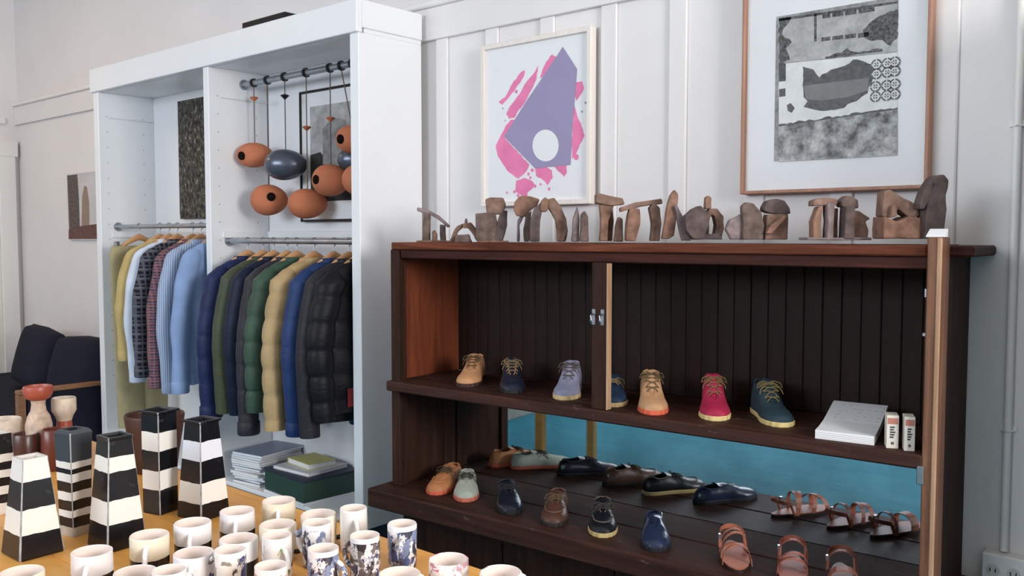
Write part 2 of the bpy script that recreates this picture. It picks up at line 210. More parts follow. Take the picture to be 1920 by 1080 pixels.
SCULPT = [('arch with a sloping lintel', [-2.494, 2.423, 1.425], [([(-0.0705, 0.1334), (-0.0302, 0.1242), (0.0158, 0.1), (0.0561, 0.0626), (0.0475, 0.0551), (0.0072, 0.0885), (-0.036, 0.1116), (-0.0694, 0.1185)], 0.035, 0), ([(-0.0521, 0.0045), (-0.0487, 0.0655), (-0.0446, 0.1116), (-0.0199, 0.1046), (-0.0216, 0.0045)], 0.03, 0), ([(0.0187, 0.0045), (0.017, 0.0684), (0.0377, 0.0655), (0.04, 0.0045)], 0.03, 0.005), ([(-0.013, 0.0045), (-0.0118, 0.0396), (-0.0026, 0.0482), (0.0072, 0.0309), (0.0066, 0.0045)], 0.03, 0.02), ([(-0.0734, 0), (-0.0717, 0.0068), (0.0734, 0.0056), (0.0734, 0)], 0.06, 0)]), ('low', [-2.333, 2.412, 1.425], [([(-0.0521, 0.0051), (-0.0409, 0.0335), (-0.0231, 0.0614), (-0.0008, 0.0708), (-0.0036, 0.0558), (-0.0231, 0.0391), (-0.0331, 0.0051)], 0.04, 0), ([(-0.0036, 0.0697), (0.027, 0.0742), (0.0437, 0.053), (0.0521, 0.0252), (0.0437, 0.0085), (0.0298, 0.0363), (0.0159, 0.053), (-0.0036, 0.053)], 0.04, 0.01), ([(0.0019, 0.0697), (0.0047, 0.0892), (0.0114, 0.0892), (0.0148, 0.0686)], 0.02, 0), ([(-0.0342, 0), (-0.0287, 0.028), (0.0214, 0.0307), (0.0326, 0)], 0.02, 0.03)]), ('stack', [-2.224, 2.448, 1.425], [([(-0.0577, 0.0054), (-0.0604, 0.1048), (0.011, 0.1131), (0.0176, 0.0801), (0.011, 0.0054)], 0.07, 0), ([(0.0082, 0.0054), (0.0154, 0.0636), (0.033, 0.1131), (0.056, 0.1175), (0.0549, 0.0636), (0.0385, 0.0054)], 0.05, 0.01), ([(-0.0192, 0.101), (-0.0247, 0.157), (-0.0055, 0.1636), (0.0412, 0.1625), (0.0506, 0.1378), (0.0385, 0.1048)], 0.07, 0), ([(-0.0549, 0), (-0.0538, 0.0065), (0.0604, 0.0065), (0.0604, 0)], 0.08, 0)]), ('curvedslab', [-2.075, 2.467, 1.425], [([(-0.0447, 0.143), (-0.026, 0.1644), (0.0115, 0.1644), (0.0463, 0.1537), (0.0383, 0.135), (0.0115, 0.1135), (-0.0046, 0.0921), (-0.0367, 0.0948), (-0.0463, 0.1162)], 0.05, 0), ([(-0.0356, 0.0037), (-0.034, 0.0787), (-0.0206, 0.0991), (-0.0099, 0.0948), (-0.026, 0.0627), (-0.0249, 0.0037)], 0.03, 0), ([(-0.0099, 0.0037), (-0.0126, 0.0466), (-0.0046, 0.0991), (0.0169, 0.1135), (0.0142, 0.0627), (0.0088, 0.0037)], 0.04, 0.01)]), ('twinleg', [-1.97, 2.462, 1.425], [([(-0.0673, 0.0042), (-0.0652, 0.0775), (-0.0505, 0.122), (-0.027, 0.143), (-0.0233, 0.122), (-0.0306, 0.0775), (-0.0322, 0.0042)], 0.045, 0), ([(0.028, 0.0042), (0.0228, 0.0775), (-0.0034, 0.122), (-0.006, 0.1508), (0.0175, 0.1561), (0.0411, 0.1247), (0.0594, 0.0828), (0.0657, 0.0409), (0.0516, 0.0042)], 0.05, 0), ([(-0.0296, 0.1089), (-0.027, 0.1482), (-0.0139, 0.1587), (-0.0008, 0.1482), (-0.0045, 0.1116), (-0.0139, 0.1063)], 0.04, 0.01), ([(0.0333, 0.0042), (0.0385, 0.0775), (0.0463, 0.0985), (0.0673, 0.0409), (0.0594, 0.0042)], 0.03, -0.03)]), ('tombs', [-1.835, 2.46, 1.425], [([(-0.0287, 0.0048), (-0.0236, 0.0811), (-0.0084, 0.1243), (-0.0008, 0.0811), (-0.0018, 0.0048)], 0.03, 0), ([(-0.0018, 0.0048), (0.0018, 0.0964), (0.0145, 0.1091), (0.0262, 0.0887), (0.0287, 0.0048)], 0.035, 0.02)]), ('flatroof', [-1.724, 2.476, 1.425], [([(-0.0474, 0.1623), (-0.0399, 0.1647), (0.0399, 0.1473), (0.0474, 0.1274), (0.01, 0.1224), (-0.0474, 0.1323)], 0.07, 0), ([(-0.0339, 0.0072), (-0.0299, 0.075), (-0.0349, 0.1274), (0.0125, 0.1274), (-0.005, 0.075), (-0.0075, 0.0072)], 0.05, 0), ([(0.0125, 0.0052), (0.0174, 0.0551), (0.0274, 0.0875), (0.0399, 0.08), (0.0424, 0.0052)], 0.04, 0.02), ([(-0.0075, 0.0072), (-0.005, 0.075), (0.0125, 0.1249), (0.0174, 0.075), (0.0125, 0.0072)], 0.02, -0.03)]), ('longlintel', [-1.607, 2.483, 1.425], [([(-0.0688, 0.1152), (-0.0178, 0.1322), (0.065, 0.1444), (0.0688, 0.1273), (-0.0032, 0.1176), (-0.0421, 0.1079), (-0.0664, 0.1006)], 0.045, 0), ([(-0.0494, 0.0076), (-0.047, 0.0641), (-0.0372, 0.1118), (-0.0056, 0.1118), (-0.0032, 0.0641), (-0.0178, 0.0076)], 0.05, 0), ([(0.0309, 0.0076), (0.0358, 0.0641), (0.026, 0.1152), (0.0406, 0.1298), (0.0591, 0.1152), (0.065, 0.0641), (0.0601, 0.0076)], 0.05, 0)]), ('tallpoint', [-1.475, 2.48, 1.425], [([(-0.0439, 0.0145), (-0.0303, 0.1066), (-0.0195, 0.1499), (-0.006, 0.1689), (0.0049, 0.1554), (0.0038, 0.1174), (-0.006, 0.0253), (-0.0222, 0.0145)], 0.03, 0), ([(-0.0103, 0.1174), (-0.0005, 0.1201), (0.0265, 0.0687), (0.0439, 0.0091), (0.0157, 0.0091), (0.0022, 0.0632)], 0.025, 0.02)]), ('knobarch', [-1.389, 2.495, 1.425], [([(-0.0626, 0.084), (-0.0387, 0.1053), (-0.0147, 0.117), (0.0093, 0.0946), (0.012, 0.0573), (-0.004, 0.0147), (-0.036, 0.0147), (-0.0573, 0.0413)], 0.05, 0.02), ([(0.0067, 0.0893), (0.0173, 0.108), (0.0413, 0.108), (0.061, 0.084), (0.0626, 0.0466), (0.0546, 0.0147), (0.0333, 0.0147), (0.0387, 0.0573), (0.0333, 0.084), (0.0227, 0.0893), (0.0163, 0.068), (0.0163, 0.0306), (0.004, 0.0147)], 0.05, 0), ([(0.0056, 0.1064), (0.0067, 0.1426), (0.0163, 0.149), (0.0253, 0.1399), (0.0253, 0.108)], 0.03, 0), ([(-0.0307, 0.0125), (-0.028, 0.0306), (0.0493, 0.0317), (0.0573, 0.0125)], 0.06, 0)]), ('leafslabs', [-1.214, 2.505, 1.425], [([(-0.0941, 0.0432), (-0.0828, 0.0714), (-0.0418, 0.093), (-0.0408, 0.013), (-0.0777, 0.013)], 0.025, 0), ([(-0.0469, 0.013), (-0.0495, 0.1125), (-0.0367, 0.1237), (-0.0161, 0.1201), (0.0095, 0.092), (0.0172, 0.0561), (0.0146, 0.013)], 0.03, 0.01), ([(0.0146, 0.1073), (0.0249, 0.1268), (0.0505, 0.134), (0.0761, 0.1278), (0.0905, 0.1073), (0.0941, 0.0894), (0.071, 0.0868), (0.0351, 0.0909), (0.0156, 0.0971)], 0.05, 0), ([(0.0197, 0.013), (0.0249, 0.0868), (0.0864, 0.0894), (0.0874, 0.0561), (0.0864, 0.013)], 0.05, 0), ([(0.0172, 0.0304), (0.03, 0.0561), (0.071, 0.0868), (0.0787, 0.0791), (0.0351, 0.0304)], 0.02, 0.035)]), ('crowded', [-0.983, 2.518, 1.425], [([(-0.0707, 0.1078), (-0.0687, 0.1234), (-0.0376, 0.1311), (-0.0012, 0.1273), (-0.0036, 0.1103)], 0.05, 0), ([(-0.0677, 0.0156), (-0.0692, 0.0641), (-0.0546, 0.1054), (-0.0401, 0.1078), (-0.0449, 0.0593), (-0.0425, 0.0156)], 0.04, 0), ([(-0.0328, 0.0156), (-0.0303, 0.0641), (-0.0328, 0.1166), (-0.0109, 0.1151), (-0.0134, 0.0156)], 0.04, 0.01), ([(0.0061, 0.12), (0.0255, 0.137), (0.0546, 0.1248), (0.0571, 0.1006), (0.0109, 0.1054)], 0.05, 0), ([(0.0109, 0.0156), (0.0134, 0.1054), (0.0401, 0.1078), (0.0401, 0.0156)], 0.05, 0.02), ([(0.0391, 0.0156), (0.0401, 0.0957), (0.0595, 0.0933), (0.091, 0.0729), (0.0765, 0.0641), (0.0862, 0.0399), (0.0838, 0.0156)], 0.05, 0), ([(-0.0109, 0.0156), (-0.0109, 0.0981), (0.0109, 0.103), (0.0109, 0.0156)], 0.03, -0.02), ([(-0.091, 0.0127), (-0.0901, 0.0204), (0.0886, 0.0204), (0.091, 0.0127)], 0.08, 0)]), ('gable', [-0.824, 2.547, 1.425], [([(-0.0505, 0.077), (-0.0472, 0.1428), (-0.0308, 0.1498), (0.0021, 0.1287), (0.0468, 0.1052), (0.0515, 0.077), (0.0256, 0.0723), (-0.0073, 0.0958), (-0.0308, 0.0723)], 0.05, 0), ([(-0.0515, 0.0159), (-0.0505, 0.077), (-0.0167, 0.0629), (0.0162, 0.077), (0.05, 0.0723), (0.0491, 0.0159)], 0.08, 0), ([(-0.0331, 0.0723), (-0.0308, 0.1052), (-0.0214, 0.1099), (-0.0143, 0.077)], 0.02, 0.03)]), ('darkpair', [-0.75, 2.571, 1.425], [([(-0.0388, 0.1088), (-0.0271, 0.1459), (-0.0086, 0.1715), (0.0053, 0.1645), (-0.0039, 0.132), (-0.0248, 0.094), (-0.0364, 0.0949)], 0.04, 0.01), ([(-0.0225, 0.016), (-0.0179, 0.0995), (-0.0086, 0.1645), (0.0077, 0.1854), (0.0262, 0.1868), (0.0388, 0.1715), (0.0323, 0.132), (0.0355, 0.0949), (0.0295, 0.016)], 0.06, 0)])]
SMALLPIC = {'frame': [[-6.65, 1.8896], [-6.1707, 1.8899], [-6.198, 1.4229], [-6.6454, 1.4216]], 'dark': [[-6.6417, 1.8817], [-6.4768, 1.8819], [-6.4614, 1.7211], [-6.4585, 1.497], [-6.6316, 1.4978]], 'tower': [[-6.433, 1.4969], [-6.4107, 1.7197], [-6.3723, 1.7998], [-6.3312, 1.791], [-6.3049, 1.6801], [-6.3078, 1.4963]], 'ground': [[-6.6449, 1.4292], [-6.6404, 1.4979], [-6.4571, 1.5194], [-6.1916, 1.5321], [-6.1976, 1.4302]]}
MUGPOS = [(-1.756, 0.767, 'wide'), (-1.765, 0.889, 'wide'), (-1.771, 0.989, 'wide'), (-1.597, 0.893, 'wide'), (-1.743, 0.633, 'wide'), (-1.585, 0.77, 'wide'), (-1.506, 0.794, 'tall'), (-1.772, 1.098, 'wide'), (-1.768, 1.205, 'wide'), (-1.605, 0.997, 'wide'), (-1.623, 1.103, 'wide'), (-1.52, 1.03, 'tall'), (-1.517, 0.923, 'tall'), (-1.386, 0.926, 'tall'), (-1.615, 1.204, 'wide'), (-1.526, 1.132, 'tall'), (-1.389, 1.045, 'tall'), (-1.547, 1.247, 'tall'), (-1.387, 1.146, 'tall'), (-1.386, 1.245, 'tall'), (-1.198, 1.194, 'wide'), (-1.213, 1.083, 'wide'), (-1.079, 1.21, 'wide')]
SHOE_UP = [[-2.3, 2.381], [-2.077, 2.396], [-1.865, 2.415], [-1.667, 2.423], [-1.494, 2.398], [-1.306, 2.443], [-1.111, 2.491]]
SHOE_LOW = [[-2.417, 2.328], [-2.263, 2.344], [-2.034, 2.334], [-1.847, 2.329], [-1.657, 2.353], [-1.455, 2.352]]
SANDALS = [[-1.181, 2.357], [-1.021, 2.36], [-0.877, 2.373]]
CAT = [[-1.01, 2.335], [-0.85, 2.376], [-0.958, 2.897], [-1.097, 2.846]]
BOXES = [[-0.785, 2.433], [-0.741, 2.431]]
VASE = {'v1': [-2.06, 0.773], 'v2': [-2.116, 0.889], 'v3': [-1.972, 0.918], 'v4': [-2.129, 1.104], 'v5': [-2.02, 1.158], 'v6': [-2.437, 0.825], 'r1': [-2.836, 1.092], 'r2': [-2.845, 1.17], 'c': [-2.918, 1.021], 'm': [-2.814, 1.045], 'm2': [-2.75, 1.1], 'pot': [-2.513, 1.29]}
YW = 2.82; XL = -7.56; H = 3.4; XR = 3.0; YF = -3.5
# ------------------------------------------------------------ room shell
struct(MB().box(XL-.1, XR+.1, YF-.1, YW+.1, -.1, 0).build('floor', M['floor']))
struct(MB().box(XL-.1, XR+.1, YF-.1, YW+.1, H, H+.1).build('ceiling', M['ceil']))
wb = struct(MB().box(XL-.1, XR+.1, YW, YW+.1, 0, H).build('wall_back', M['wall']))
x = -2.85
k = 0
bat = None
while x < 2.9:                                     # vertical battens dividing the boarded wall
    if bat is None: bat = MB().box(-.036, .036, -.012, 0, .12, 2.312).mesh('batten', .004); bat.materials.append(M['wall'])
    link('batten', bat, wb, (x, YW, 0)); x += .295
MB().box(XL, XR, YW-.022, YW, 2.31, 2.45).build('picture_rail_board', M['wall'], wb, bevel=.003)
MB().box(XL, XR, YW-.04, YW, 2.45, 2.478).build('picture_rail_moulding', M['trim'], wb, bevel=.006)
struct(MB().box(-2.6, XR, YW-.02, YW, 0, .12).build('baseboard_back', M['trim'], bevel=.004))
wl = struct(MB().box(XL-.1, XL, YF-.1, YW, 0, H).build('wall_left', M['wall']))
MB().box(XL, XL+.02, YF, YW-.09, 2.31, 2.36).build('picture_rail_moulding', M['trim'], wl, bevel=.005)
d1 = struct(MB().box(XL, XL+.03, 1.80, 2.66, 0, 2.06).build('door_1', M['door'], bevel=.003))
for z0, z1 in ((.25, .95), (1.1, 1.9)): MB().box(XL+.028, XL+.038, 1.95, 2.52, z0, z1).build('door_panel', M['door'], d1, bevel=.006)
MB().lathe([(.0,0),(.012,0),(.012,.03),(.028,.035),(.03,.05),(.02,.065),(0,.066)], 16).build('door_knob', M['steel'], d1, (XL+.03, 1.88, 1.0), (0, R(90), 0))
struct(MB().box(XL, XL+.05, 2.66, 2.78, 0, 2.17).box(XL, XL+.05, 1.68, 1.80, 0, 2.17).box(XL, XL+.055, 1.66, 2.80, 2.06, 2.18).build('trim_1', M['trim'], bevel=.004))
# front wall with the shop window opening and right wall with the side window opening
fw = struct(MB().box(XL, XR, YF-.1, YF, 0, 1.9).box(XL, XR, YF-.1, YF, 3.3, H).box(XL, -4.8, YF-.1, YF, 1.9, 3.3).box(-1.2, XR, YF-.1, YF, 1.9, 3.3).build('wall_front', M['wall']))
w1 = struct(MB().box(-4.8, -1.2, YF-.06, YF-.02, 1.9, 1.96).box(-4.8, -1.2, YF-.06, YF-.02, 3.24, 3.3).box(-4.8, -4.74, YF-.06, YF-.02, 1.9, 3.3).box(-1.26, -1.2, YF-.06, YF-.02, 1.9, 3.3).build('window_1', M['trim']))
struct(MB().box(XR, XR+.1, YF, YW, 0, 1.5).box(XR, XR+.1, YF, YW, 2.95, H).box(XR, XR+.1, YF, .4, 1.5, 2.95).box(XR, XR+.1, 1.8, YW, 1.5, 2.95).build('wall_right', M['wall']))
w2 = struct(MB().box(XR+.02, XR+.06, .4, 1.8, 1.5, 1.56).box(XR+.02, XR+.06, .4, 1.8, 2.89, 2.95).box(XR+.02, XR+.06, .4, .46, 1.5, 2.95).box(XR+.02, XR+.06, 1.74, 1.8, 1.5, 2.95).build('window_2', M['trim']))

# ------------------------------------------------------------ old wooden display cabinet
CA = Vector((-2.643, 2.294, 0)); CROT = R(3.216)
cab = empty('display_cabinet', CA, CROT)
tag(cab, 'old dark brown wooden display cabinet with two shoe shelves and a mirror back', 'cabinet')
def cp(name, mat, x0, x1, y0, y1, z0, z1, bevel=.003): return MB().box(x0,x1,y0,y1,z0,z1).build(name, M[mat], cab, bevel=bevel)
cp('top_board', 'cab_top', .012, 1.938, .022, .41, 1.398, 1.426, .004)
cp('top_rail', 'cab', .05, 1.938, .035, .06, 1.365, 1.398)
cp('top_board_end', 'cab', 1.938, 2.03, .115, .425, 1.395, 1.424, .006)
cp('middle_shelf', 'cab_shelf', .0, 1.945, .0, .398, .852, .89, .005)
for i, (y0, y1) in enumerate(((-.062, .16), (.162, .374))):
    cp('lower_shelf_board', 'cab_shelf', -.045, 2.02, y0, y1, .403, .475, .006)
cp('post', 'cab_z', .0, .045, .03, .075, .475, 1.398)
MB().box(1.943, 1.975, .004, .105, .0, 1.447).build('post', M['post'], cab, bevel=.003)
cp('post_edge_strip', 'cab_pale', 1.966, 1.9775, .002, .012, .0, 1.445, .002)
cp('side_panel', 'cab_red', .010, .028, .075, .41, .89, 1.40)
cp('side_panel', 'cab_z', .010, .028, .075, .376, .475, .852)
cp('side_stile', 'cab_z', .026, .036, .30, .368, .478, .85, .002)
cp('side_panel', 'cab_z', 1.95, 1.968, .105, .40, .0, 1.40)
cp('side_stile', 'cab_z', 1.93, 1.95, .30, .368, .478, .85, .002)
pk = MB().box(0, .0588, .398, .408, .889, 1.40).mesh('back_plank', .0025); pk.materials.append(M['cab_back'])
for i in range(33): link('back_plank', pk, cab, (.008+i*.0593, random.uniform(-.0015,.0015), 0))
cp('divider_stile', 'cab_z', .935, .992, .012, .036, .89, 1.365)
cp('divider_edge', 'cab_pale', .992, .9965, .010, .037, .892, 1.363, .001)
for x in (.945, .978):
    MB().tube([(x,.012,1.20),(x,.004,1.2),(x,-.006,1.195),(x,-.008,1.18),(x,-.002,1.17)], .0035, 6).box(x-.006,x+.006,.009,.013,1.165,1.215).build('hook', M['steel'], cab)
MB().box(1.925, 1.945, .06, .075, 1.29, 1.315).box(1.925,1.945,.05,.06,1.19,1.2).build('latch_plate', M['steel'], cab, bevel=.002)
MB().box(1.933, 1.95, -.004, .004, .815, .862).build('shelf_bracket', M['steel'], cab, bevel=.002)
MB().box(.012, 1.95, .372, .376, .474, .853).build('mirror', M['mirror'], cab)
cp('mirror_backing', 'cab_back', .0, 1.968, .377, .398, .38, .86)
for i in range(4): cp('base_panel', 'cab_z', .06+i*.47, .06+i*.47+.465, .06, .08, .06, .403)
cp('base_plinth', 'cab', .05, 1.95, .03, .06, .0, .06)
cp('base_side', 'cab_z', .03, .06, .06, .376, .0, .403)
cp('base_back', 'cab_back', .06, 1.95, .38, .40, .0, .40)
# white card block on the post
c = MB().loft([[(-.024,-.02,0),(.020,-.02,0),(.020,.02,0),(-.024,.02,0)],[(-.024,-.02,.004),(.020,-.02,.004),(.020,.02,.022),(-.024,.02,.022)]], smooth=False).build('white_card_block', M['paper'], None, (0,0,0), (0,0,CROT), .001)
c.location = CA+Matrix.Rotation(CROT, 3, 'Z') @ Vector((1.957, .05, 1.447)); tag(c, 'small white sloping block lying on top of the cabinet post', 'block')
def on_cab(s, v, z): return CA+Matrix.Rotation(CROT, 3, 'Z') @ Vector((s, v, z))

# ------------------------------------------------------------ white open wardrobe
wr = empty('open_wardrobe', (-4.15, 2.62, 0)); tag(wr, 'tall white two-bay open wardrobe with hanging rods beside the wooden cabinet', 'wardrobe')
def wp(name, x0, x1, y0, y1, z0, z1, mat='melamine', bevel=.003):
    ox, oy = -4.15, 2.62
    return MB().box(x0-ox,x1-ox,y0-oy,y1-oy,z0,z1).build(name, M[mat], wr, bevel=bevel)
F0 = 2.42; ZO = 2.288; ZB = .2
wp('side_panel', -2.997, -2.940, F0, YW-.045, ZB, ZO)
wp('side_panel', -5.36, -5.30, F0, YW-.045, ZB, ZO)
wp('partition', -4.146, -4.098, F0, YW-.06, ZB, ZO)
wp('back_panel', -5.30, -4.146, YW-.062, YW-.05, ZB, ZO)
wp('back_panel', -4.098, -2.997, YW-.062, YW-.05, ZB, ZO)
wp('top_panel', -5.36, -2.94, F0+.03, YW-.045, ZO, ZO+.02)
wp('fascia', -5.375, -2.937, F0-.012, F0+.02, ZO, 2.422)
wp('fascia_return', -2.957, -2.935, F0+.02, YW-.045, ZO+.02, 2.422)
wp('bottom_panel', -5.30, -4.146, F0+.01, YW-.062, ZB, ZB+.02)
wp('bottom_panel', -4.098, -2.997, F0+.01, YW-.062, ZB, ZB+.02)
wp('plinth', -5.33, -2.97, F0+.03, YW-.06, 0, ZB, 'plinth')
for x0, x1 in ((-5.298, -4.148), (-4.096, -2.999)):
    wp('back_lip', x0, x1, YW-.075, YW-.062, 1.44, 1.475)
    wp('side_lip', x0, x0+.008, F0+.06, YW-.062, 1.44, 1.475)
    wp('side_lip', x0, x0+.008, F0+.06, YW-.062, 2.14, 2.148)
hd = MB().lathe([(.0035,0),(.0035,.0015)], 8).mesh('peg_hole'); hd.materials.append(plain('peg_hole_grey', (178,178,184), .7))
for X in (-5.2995, -4.0975):
    for Y in (F0+.05, YW-.13):
        for i in range(18): link('peg_hole', hd, wr, (X+4.15, Y-2.62, .62+i*.09), (0, R(90), 0))
RY = 2.62; RG = 2.52   # upper rod, clothes rods (nearer the front so the clothes clear the back panel)
def rod(x0, x1, z, r, mat='steel'):
    y = 0 if z > 2 else RG-RY
    return MB().tube([(x0+4.15,y,z),(x1+4.15,y,z)], r, 14).build('hanging_rod', M[mat], wr)
rod(-5.30, -4.146, 1.505, .013); rod(-4.098, -2.997, 1.425, .013); rod(-4.098, -2.997, 2.222, .015)
for x, z in ((-5.296,1.505),(-4.15,1.505),(-4.094,1.425),(-3.0,1.425),(-4.094,2.222),(-3.0,2.222)):
    MB().lathe([(.026,-.004),(.026,.004)], 16).build('rod_socket', M['steel'], wr, (x+4.15, 0 if z > 2 else RG-RY, z), (0, R(90), 0))
k = MB().box(-.17, .17, -.11, .11, 0, .03).build('black_box', M['black'], None, (-3.62, 2.53, 2.422), (0,0,0), .003)
tag(k, 'flat black case lying on top of the white wardrobe', 'case')

# ------------------------------------------------------------ cupboard added out of view to shade the wall by the socket
M['cupboard'] = wood('cupboard_walnut', (96,66,48), (138,100,74), 'z', .55, None, .6, .2)
cu = empty('added_shading_cupboard', (.22, 2.56, 0)); tag(cu, 'plain brown wooden cupboard added out of view to shade the wall by the socket', 'cupboard')
MB().box(-.45,.45,-.23,.235,.08,2.1).build('carcass', M['cupboard'], cu, bevel=.004)
MB().box(-.43,.43,-.20,.22,0,.08).build('plinth', M['plinth'], cu)
for x0, x1, hx in ((-.445,-.003,-.04),(.003,.445,.04)):
    d_ = MB().box(x0,x1,-.25,-.23,.09,2.09).build('cupboard_door', M['cupboard'], cu, bevel=.003)
    MB().tube([(hx,-.25,1.0),(hx,-.275,1.0),(hx,-.275,1.16),(hx,-.25,1.16)], .006, 8).build('handle', M['steel'], d_)

# ------------------------------------------------------------ display table
tb = empty('display_table', (-1.9, .95, 0)); tag(tb, 'honey coloured wooden table covered with mugs and vases', 'table')
bw_ = (1.342-.52)/6
for i in range(6):
    MB().box(-1.28, 1.35, .52-.95+i*bw_, .52-.95+(i+1)*bw_-.0006, .728, .76).build('tabletop_board', M['table'], tb, bevel=.0012)
for x in (-1.22, 1.25):
    for y in (.30, -.30): MB().box(x-.025, x+.025, y-.025, y+.025, 0, .728).build('leg', M['table'], tb, bevel=.003)
for y in (.30, -.30): MB().box(-1.19, 1.22, y-.012, y+.012, .64, .728).build('apron', M['table'], tb)
for x in (-1.22, 1.25): MB().box(x-.012, x+.012, -.27, .27, .64, .728).build('apron', M['table'], tb)
pf = MB().box(-6.9, -4.32, -1.6, .9, 0, .16).build('low_platform', plain('platform_grey', (150,148,142), .6), None, bevel=.006)
tag(pf, 'low grey platform on the blue floor seen in the cabinet mirror', 'platform')
# ------------------------------------------------------------ framed pictures on the back wall
def ragged(p, amp, seg, rnd):
    out = []
    for i in range(len(p)):
        a, b = p[i], p[(i+1) % len(p)]; n = max(1, int(math.dist(a, b)/seg))
        for k in range(n): out.append((a[0]+(b[0]-a[0])*k/n+(rnd.uniform(-amp, amp) if k else 0), a[1]+(b[1]-a[1])*k/n+(rnd.uniform(-amp, amp) if k else 0)))
    return out
def poly_mesh(name, polys, y, mat, parent, amp=0):
    rnd = random.Random(3)
    if amp: polys = [ragged(p, amp, .012, rnd) if len(p) > 4 else p for p in polys]
    for p in polys: MB().flat([tuple(q) for q in p], y).build(name, mat, parent, recalc=False)
def disc(c, r, n=12): return [(c[0]+r*math.cos(2*math.pi*i/n), c[1]+r*math.sin(2*math.pi*i/n)) for i in range(n)]
def frame_parts(root, x0, x1, z0, z1, w, yb, yf, mat):
    for a in ((x0,x0+w,z0,z1),(x1-w,x1,z0,z1),(x0+w,x1-w,z0,z0+w),(x0+w,x1-w,z1-w,z1)):
        MB().box(a[0],a[1],yf,yb,a[2],a[3]).build('frame_bar', mat, root, bevel=.002)
pp = empty('framed_print'); tag(pp, 'framed print of a lilac shard with white circle over pink brush strokes', 'picture')
frame_parts(pp, -2.582, -2.018, 1.572, 2.236, .02, YW-.014, YW-.05, M['frame_pink'])
sh = MB().box(-2.565, -2.035, YW-.036, YW-.03, 1.59, 2.22).build('print_sheet', M['paper'], pp)
YP = YW-.0365
poly_mesh('pink_stroke', PINK_STROKES, YP, M['pink'], sh, .0022)
poly_mesh('pink_spatter', [disc(d, d[2]) for d in PINK_DOTS], YP-.0004, M['pink'], sh)
poly_mesh('grey_speck', [disc(d, d[2]) for d in PINK_SPECKS], YP-.0004, M['lilac'], sh)
poly_mesh('lilac_shard', [PINK_PURPLE], YP-.0008, M['lilac'], sh)
poly_mesh('white_circle', [PINK_HOLE], YP-.0012, M['paper'], sh)
bp = empty('framed_photograph'); tag(bp, 'large framed black and white photograph of a broken block wall', 'picture')
frame_parts(bp, -1.402, -.812, 1.588, 2.30, .011, YW-.014, YW-.055, M['frame_tan'])
MB().box(-1.393, -.822, YW-.034, YW-.03, 1.598, 2.292).build('mat_board', M['paper'], bp)
g = MB().box(-1.392, -.823, YW-.046, YW-.044, 1.598, 2.291).build('glass', M['glass'], bp)
def bwmat(name, a, b, sc):
    t = NT(name, .6, .2); t.col(t.ramp(t.noise(t.coord(), sc, 8, .7), [(.35, lin(*[a]*3)), (.65, lin(*[b]*3))])); return t.m
ph = MB().flat([(-1.293,1.692),(-.912,1.692),(-.912,2.155),(-1.293,2.155)], YW-.0345).build('photo_print', bwmat('photo_mid', 110, 170, 30), bp, recalc=False)
yy = YW-.0348
for i, (k, a, b, sc) in enumerate((('light',150,195,20),('dark',35,120,110),('white',215,232,20),('shadow',55,95,50),('black',60,96,60),('mid',112,128,20))):
    poly_mesh('photo_'+{'light':'sky_tone','dark':'tree_tone','white':'wall_tone','shadow':'hole_tone','black':'deep_tone','mid':'water_tone'}[k], BW[k], yy-.0003*i, bwmat('photo_'+k, a, b, sc), ph, .0035 if k in ('dark','shadow') else 0)
dk = bwmat('photo_block', 70, 105, 20); wt = bwmat('photo_block_white', 212, 230, 20)
for j, f_ in enumerate((1.0, .70, .45)):
    poly_mesh('photo_block_ring', [disc((x,z), min(r*f_, .0165), 16) for x,z,r in BW_RINGS], yy-.0021-.0002*j, (dk, wt, dk)[j], ph)
poly_mesh('photo_block_bar', [[(x-.0015,z-r),(x+.0015,z-r),(x+.0015,z+r),(x-.0015,z+r)] for x,z,r in BW_RINGS]+[[(x-r*.9,z-.0015),(x+r*.9,z-.0015),(x+r*.9,z+.0015),(x-r*.9,z+.0015)] for x,z,r in BW_RINGS], yy-.0029, wt, ph)
poly_mesh('photo_ground_tone', [BW_GROUND], yy-.0032, bwmat('photo_ground', 60, 200, 22), ph)
sp = empty('small_photograph'); tag(sp, 'small unframed colour photograph on the wall above the sofa', 'picture')
SF = SMALLPIC['frame']; x0 = SF[0][0]; x1 = SF[1][0]; z0 = SF[2][1]; z1 = SF[0][1]
MB().box(x0, x1+.03, YW-.02, YW-.002, z0, z1).build('photo_board', plain('photo_sky', (206,202,204), .6), sp)
poly_mesh('photo_trees', [SMALLPIC['dark']], YW-.0205, plain('photo_trees', (104,92,88), .6, .2, 0, .3, 60), sp)
poly_mesh('photo_tower', [SMALLPIC['tower']], YW-.0207, plain('photo_tower', (150,128,112), .6), sp)
poly_mesh('photo_ground', [SMALLPIC['ground']], YW-.0209, plain('photo_ground_c', (112,78,74), .6, .2, 0, .2, 40), sp)
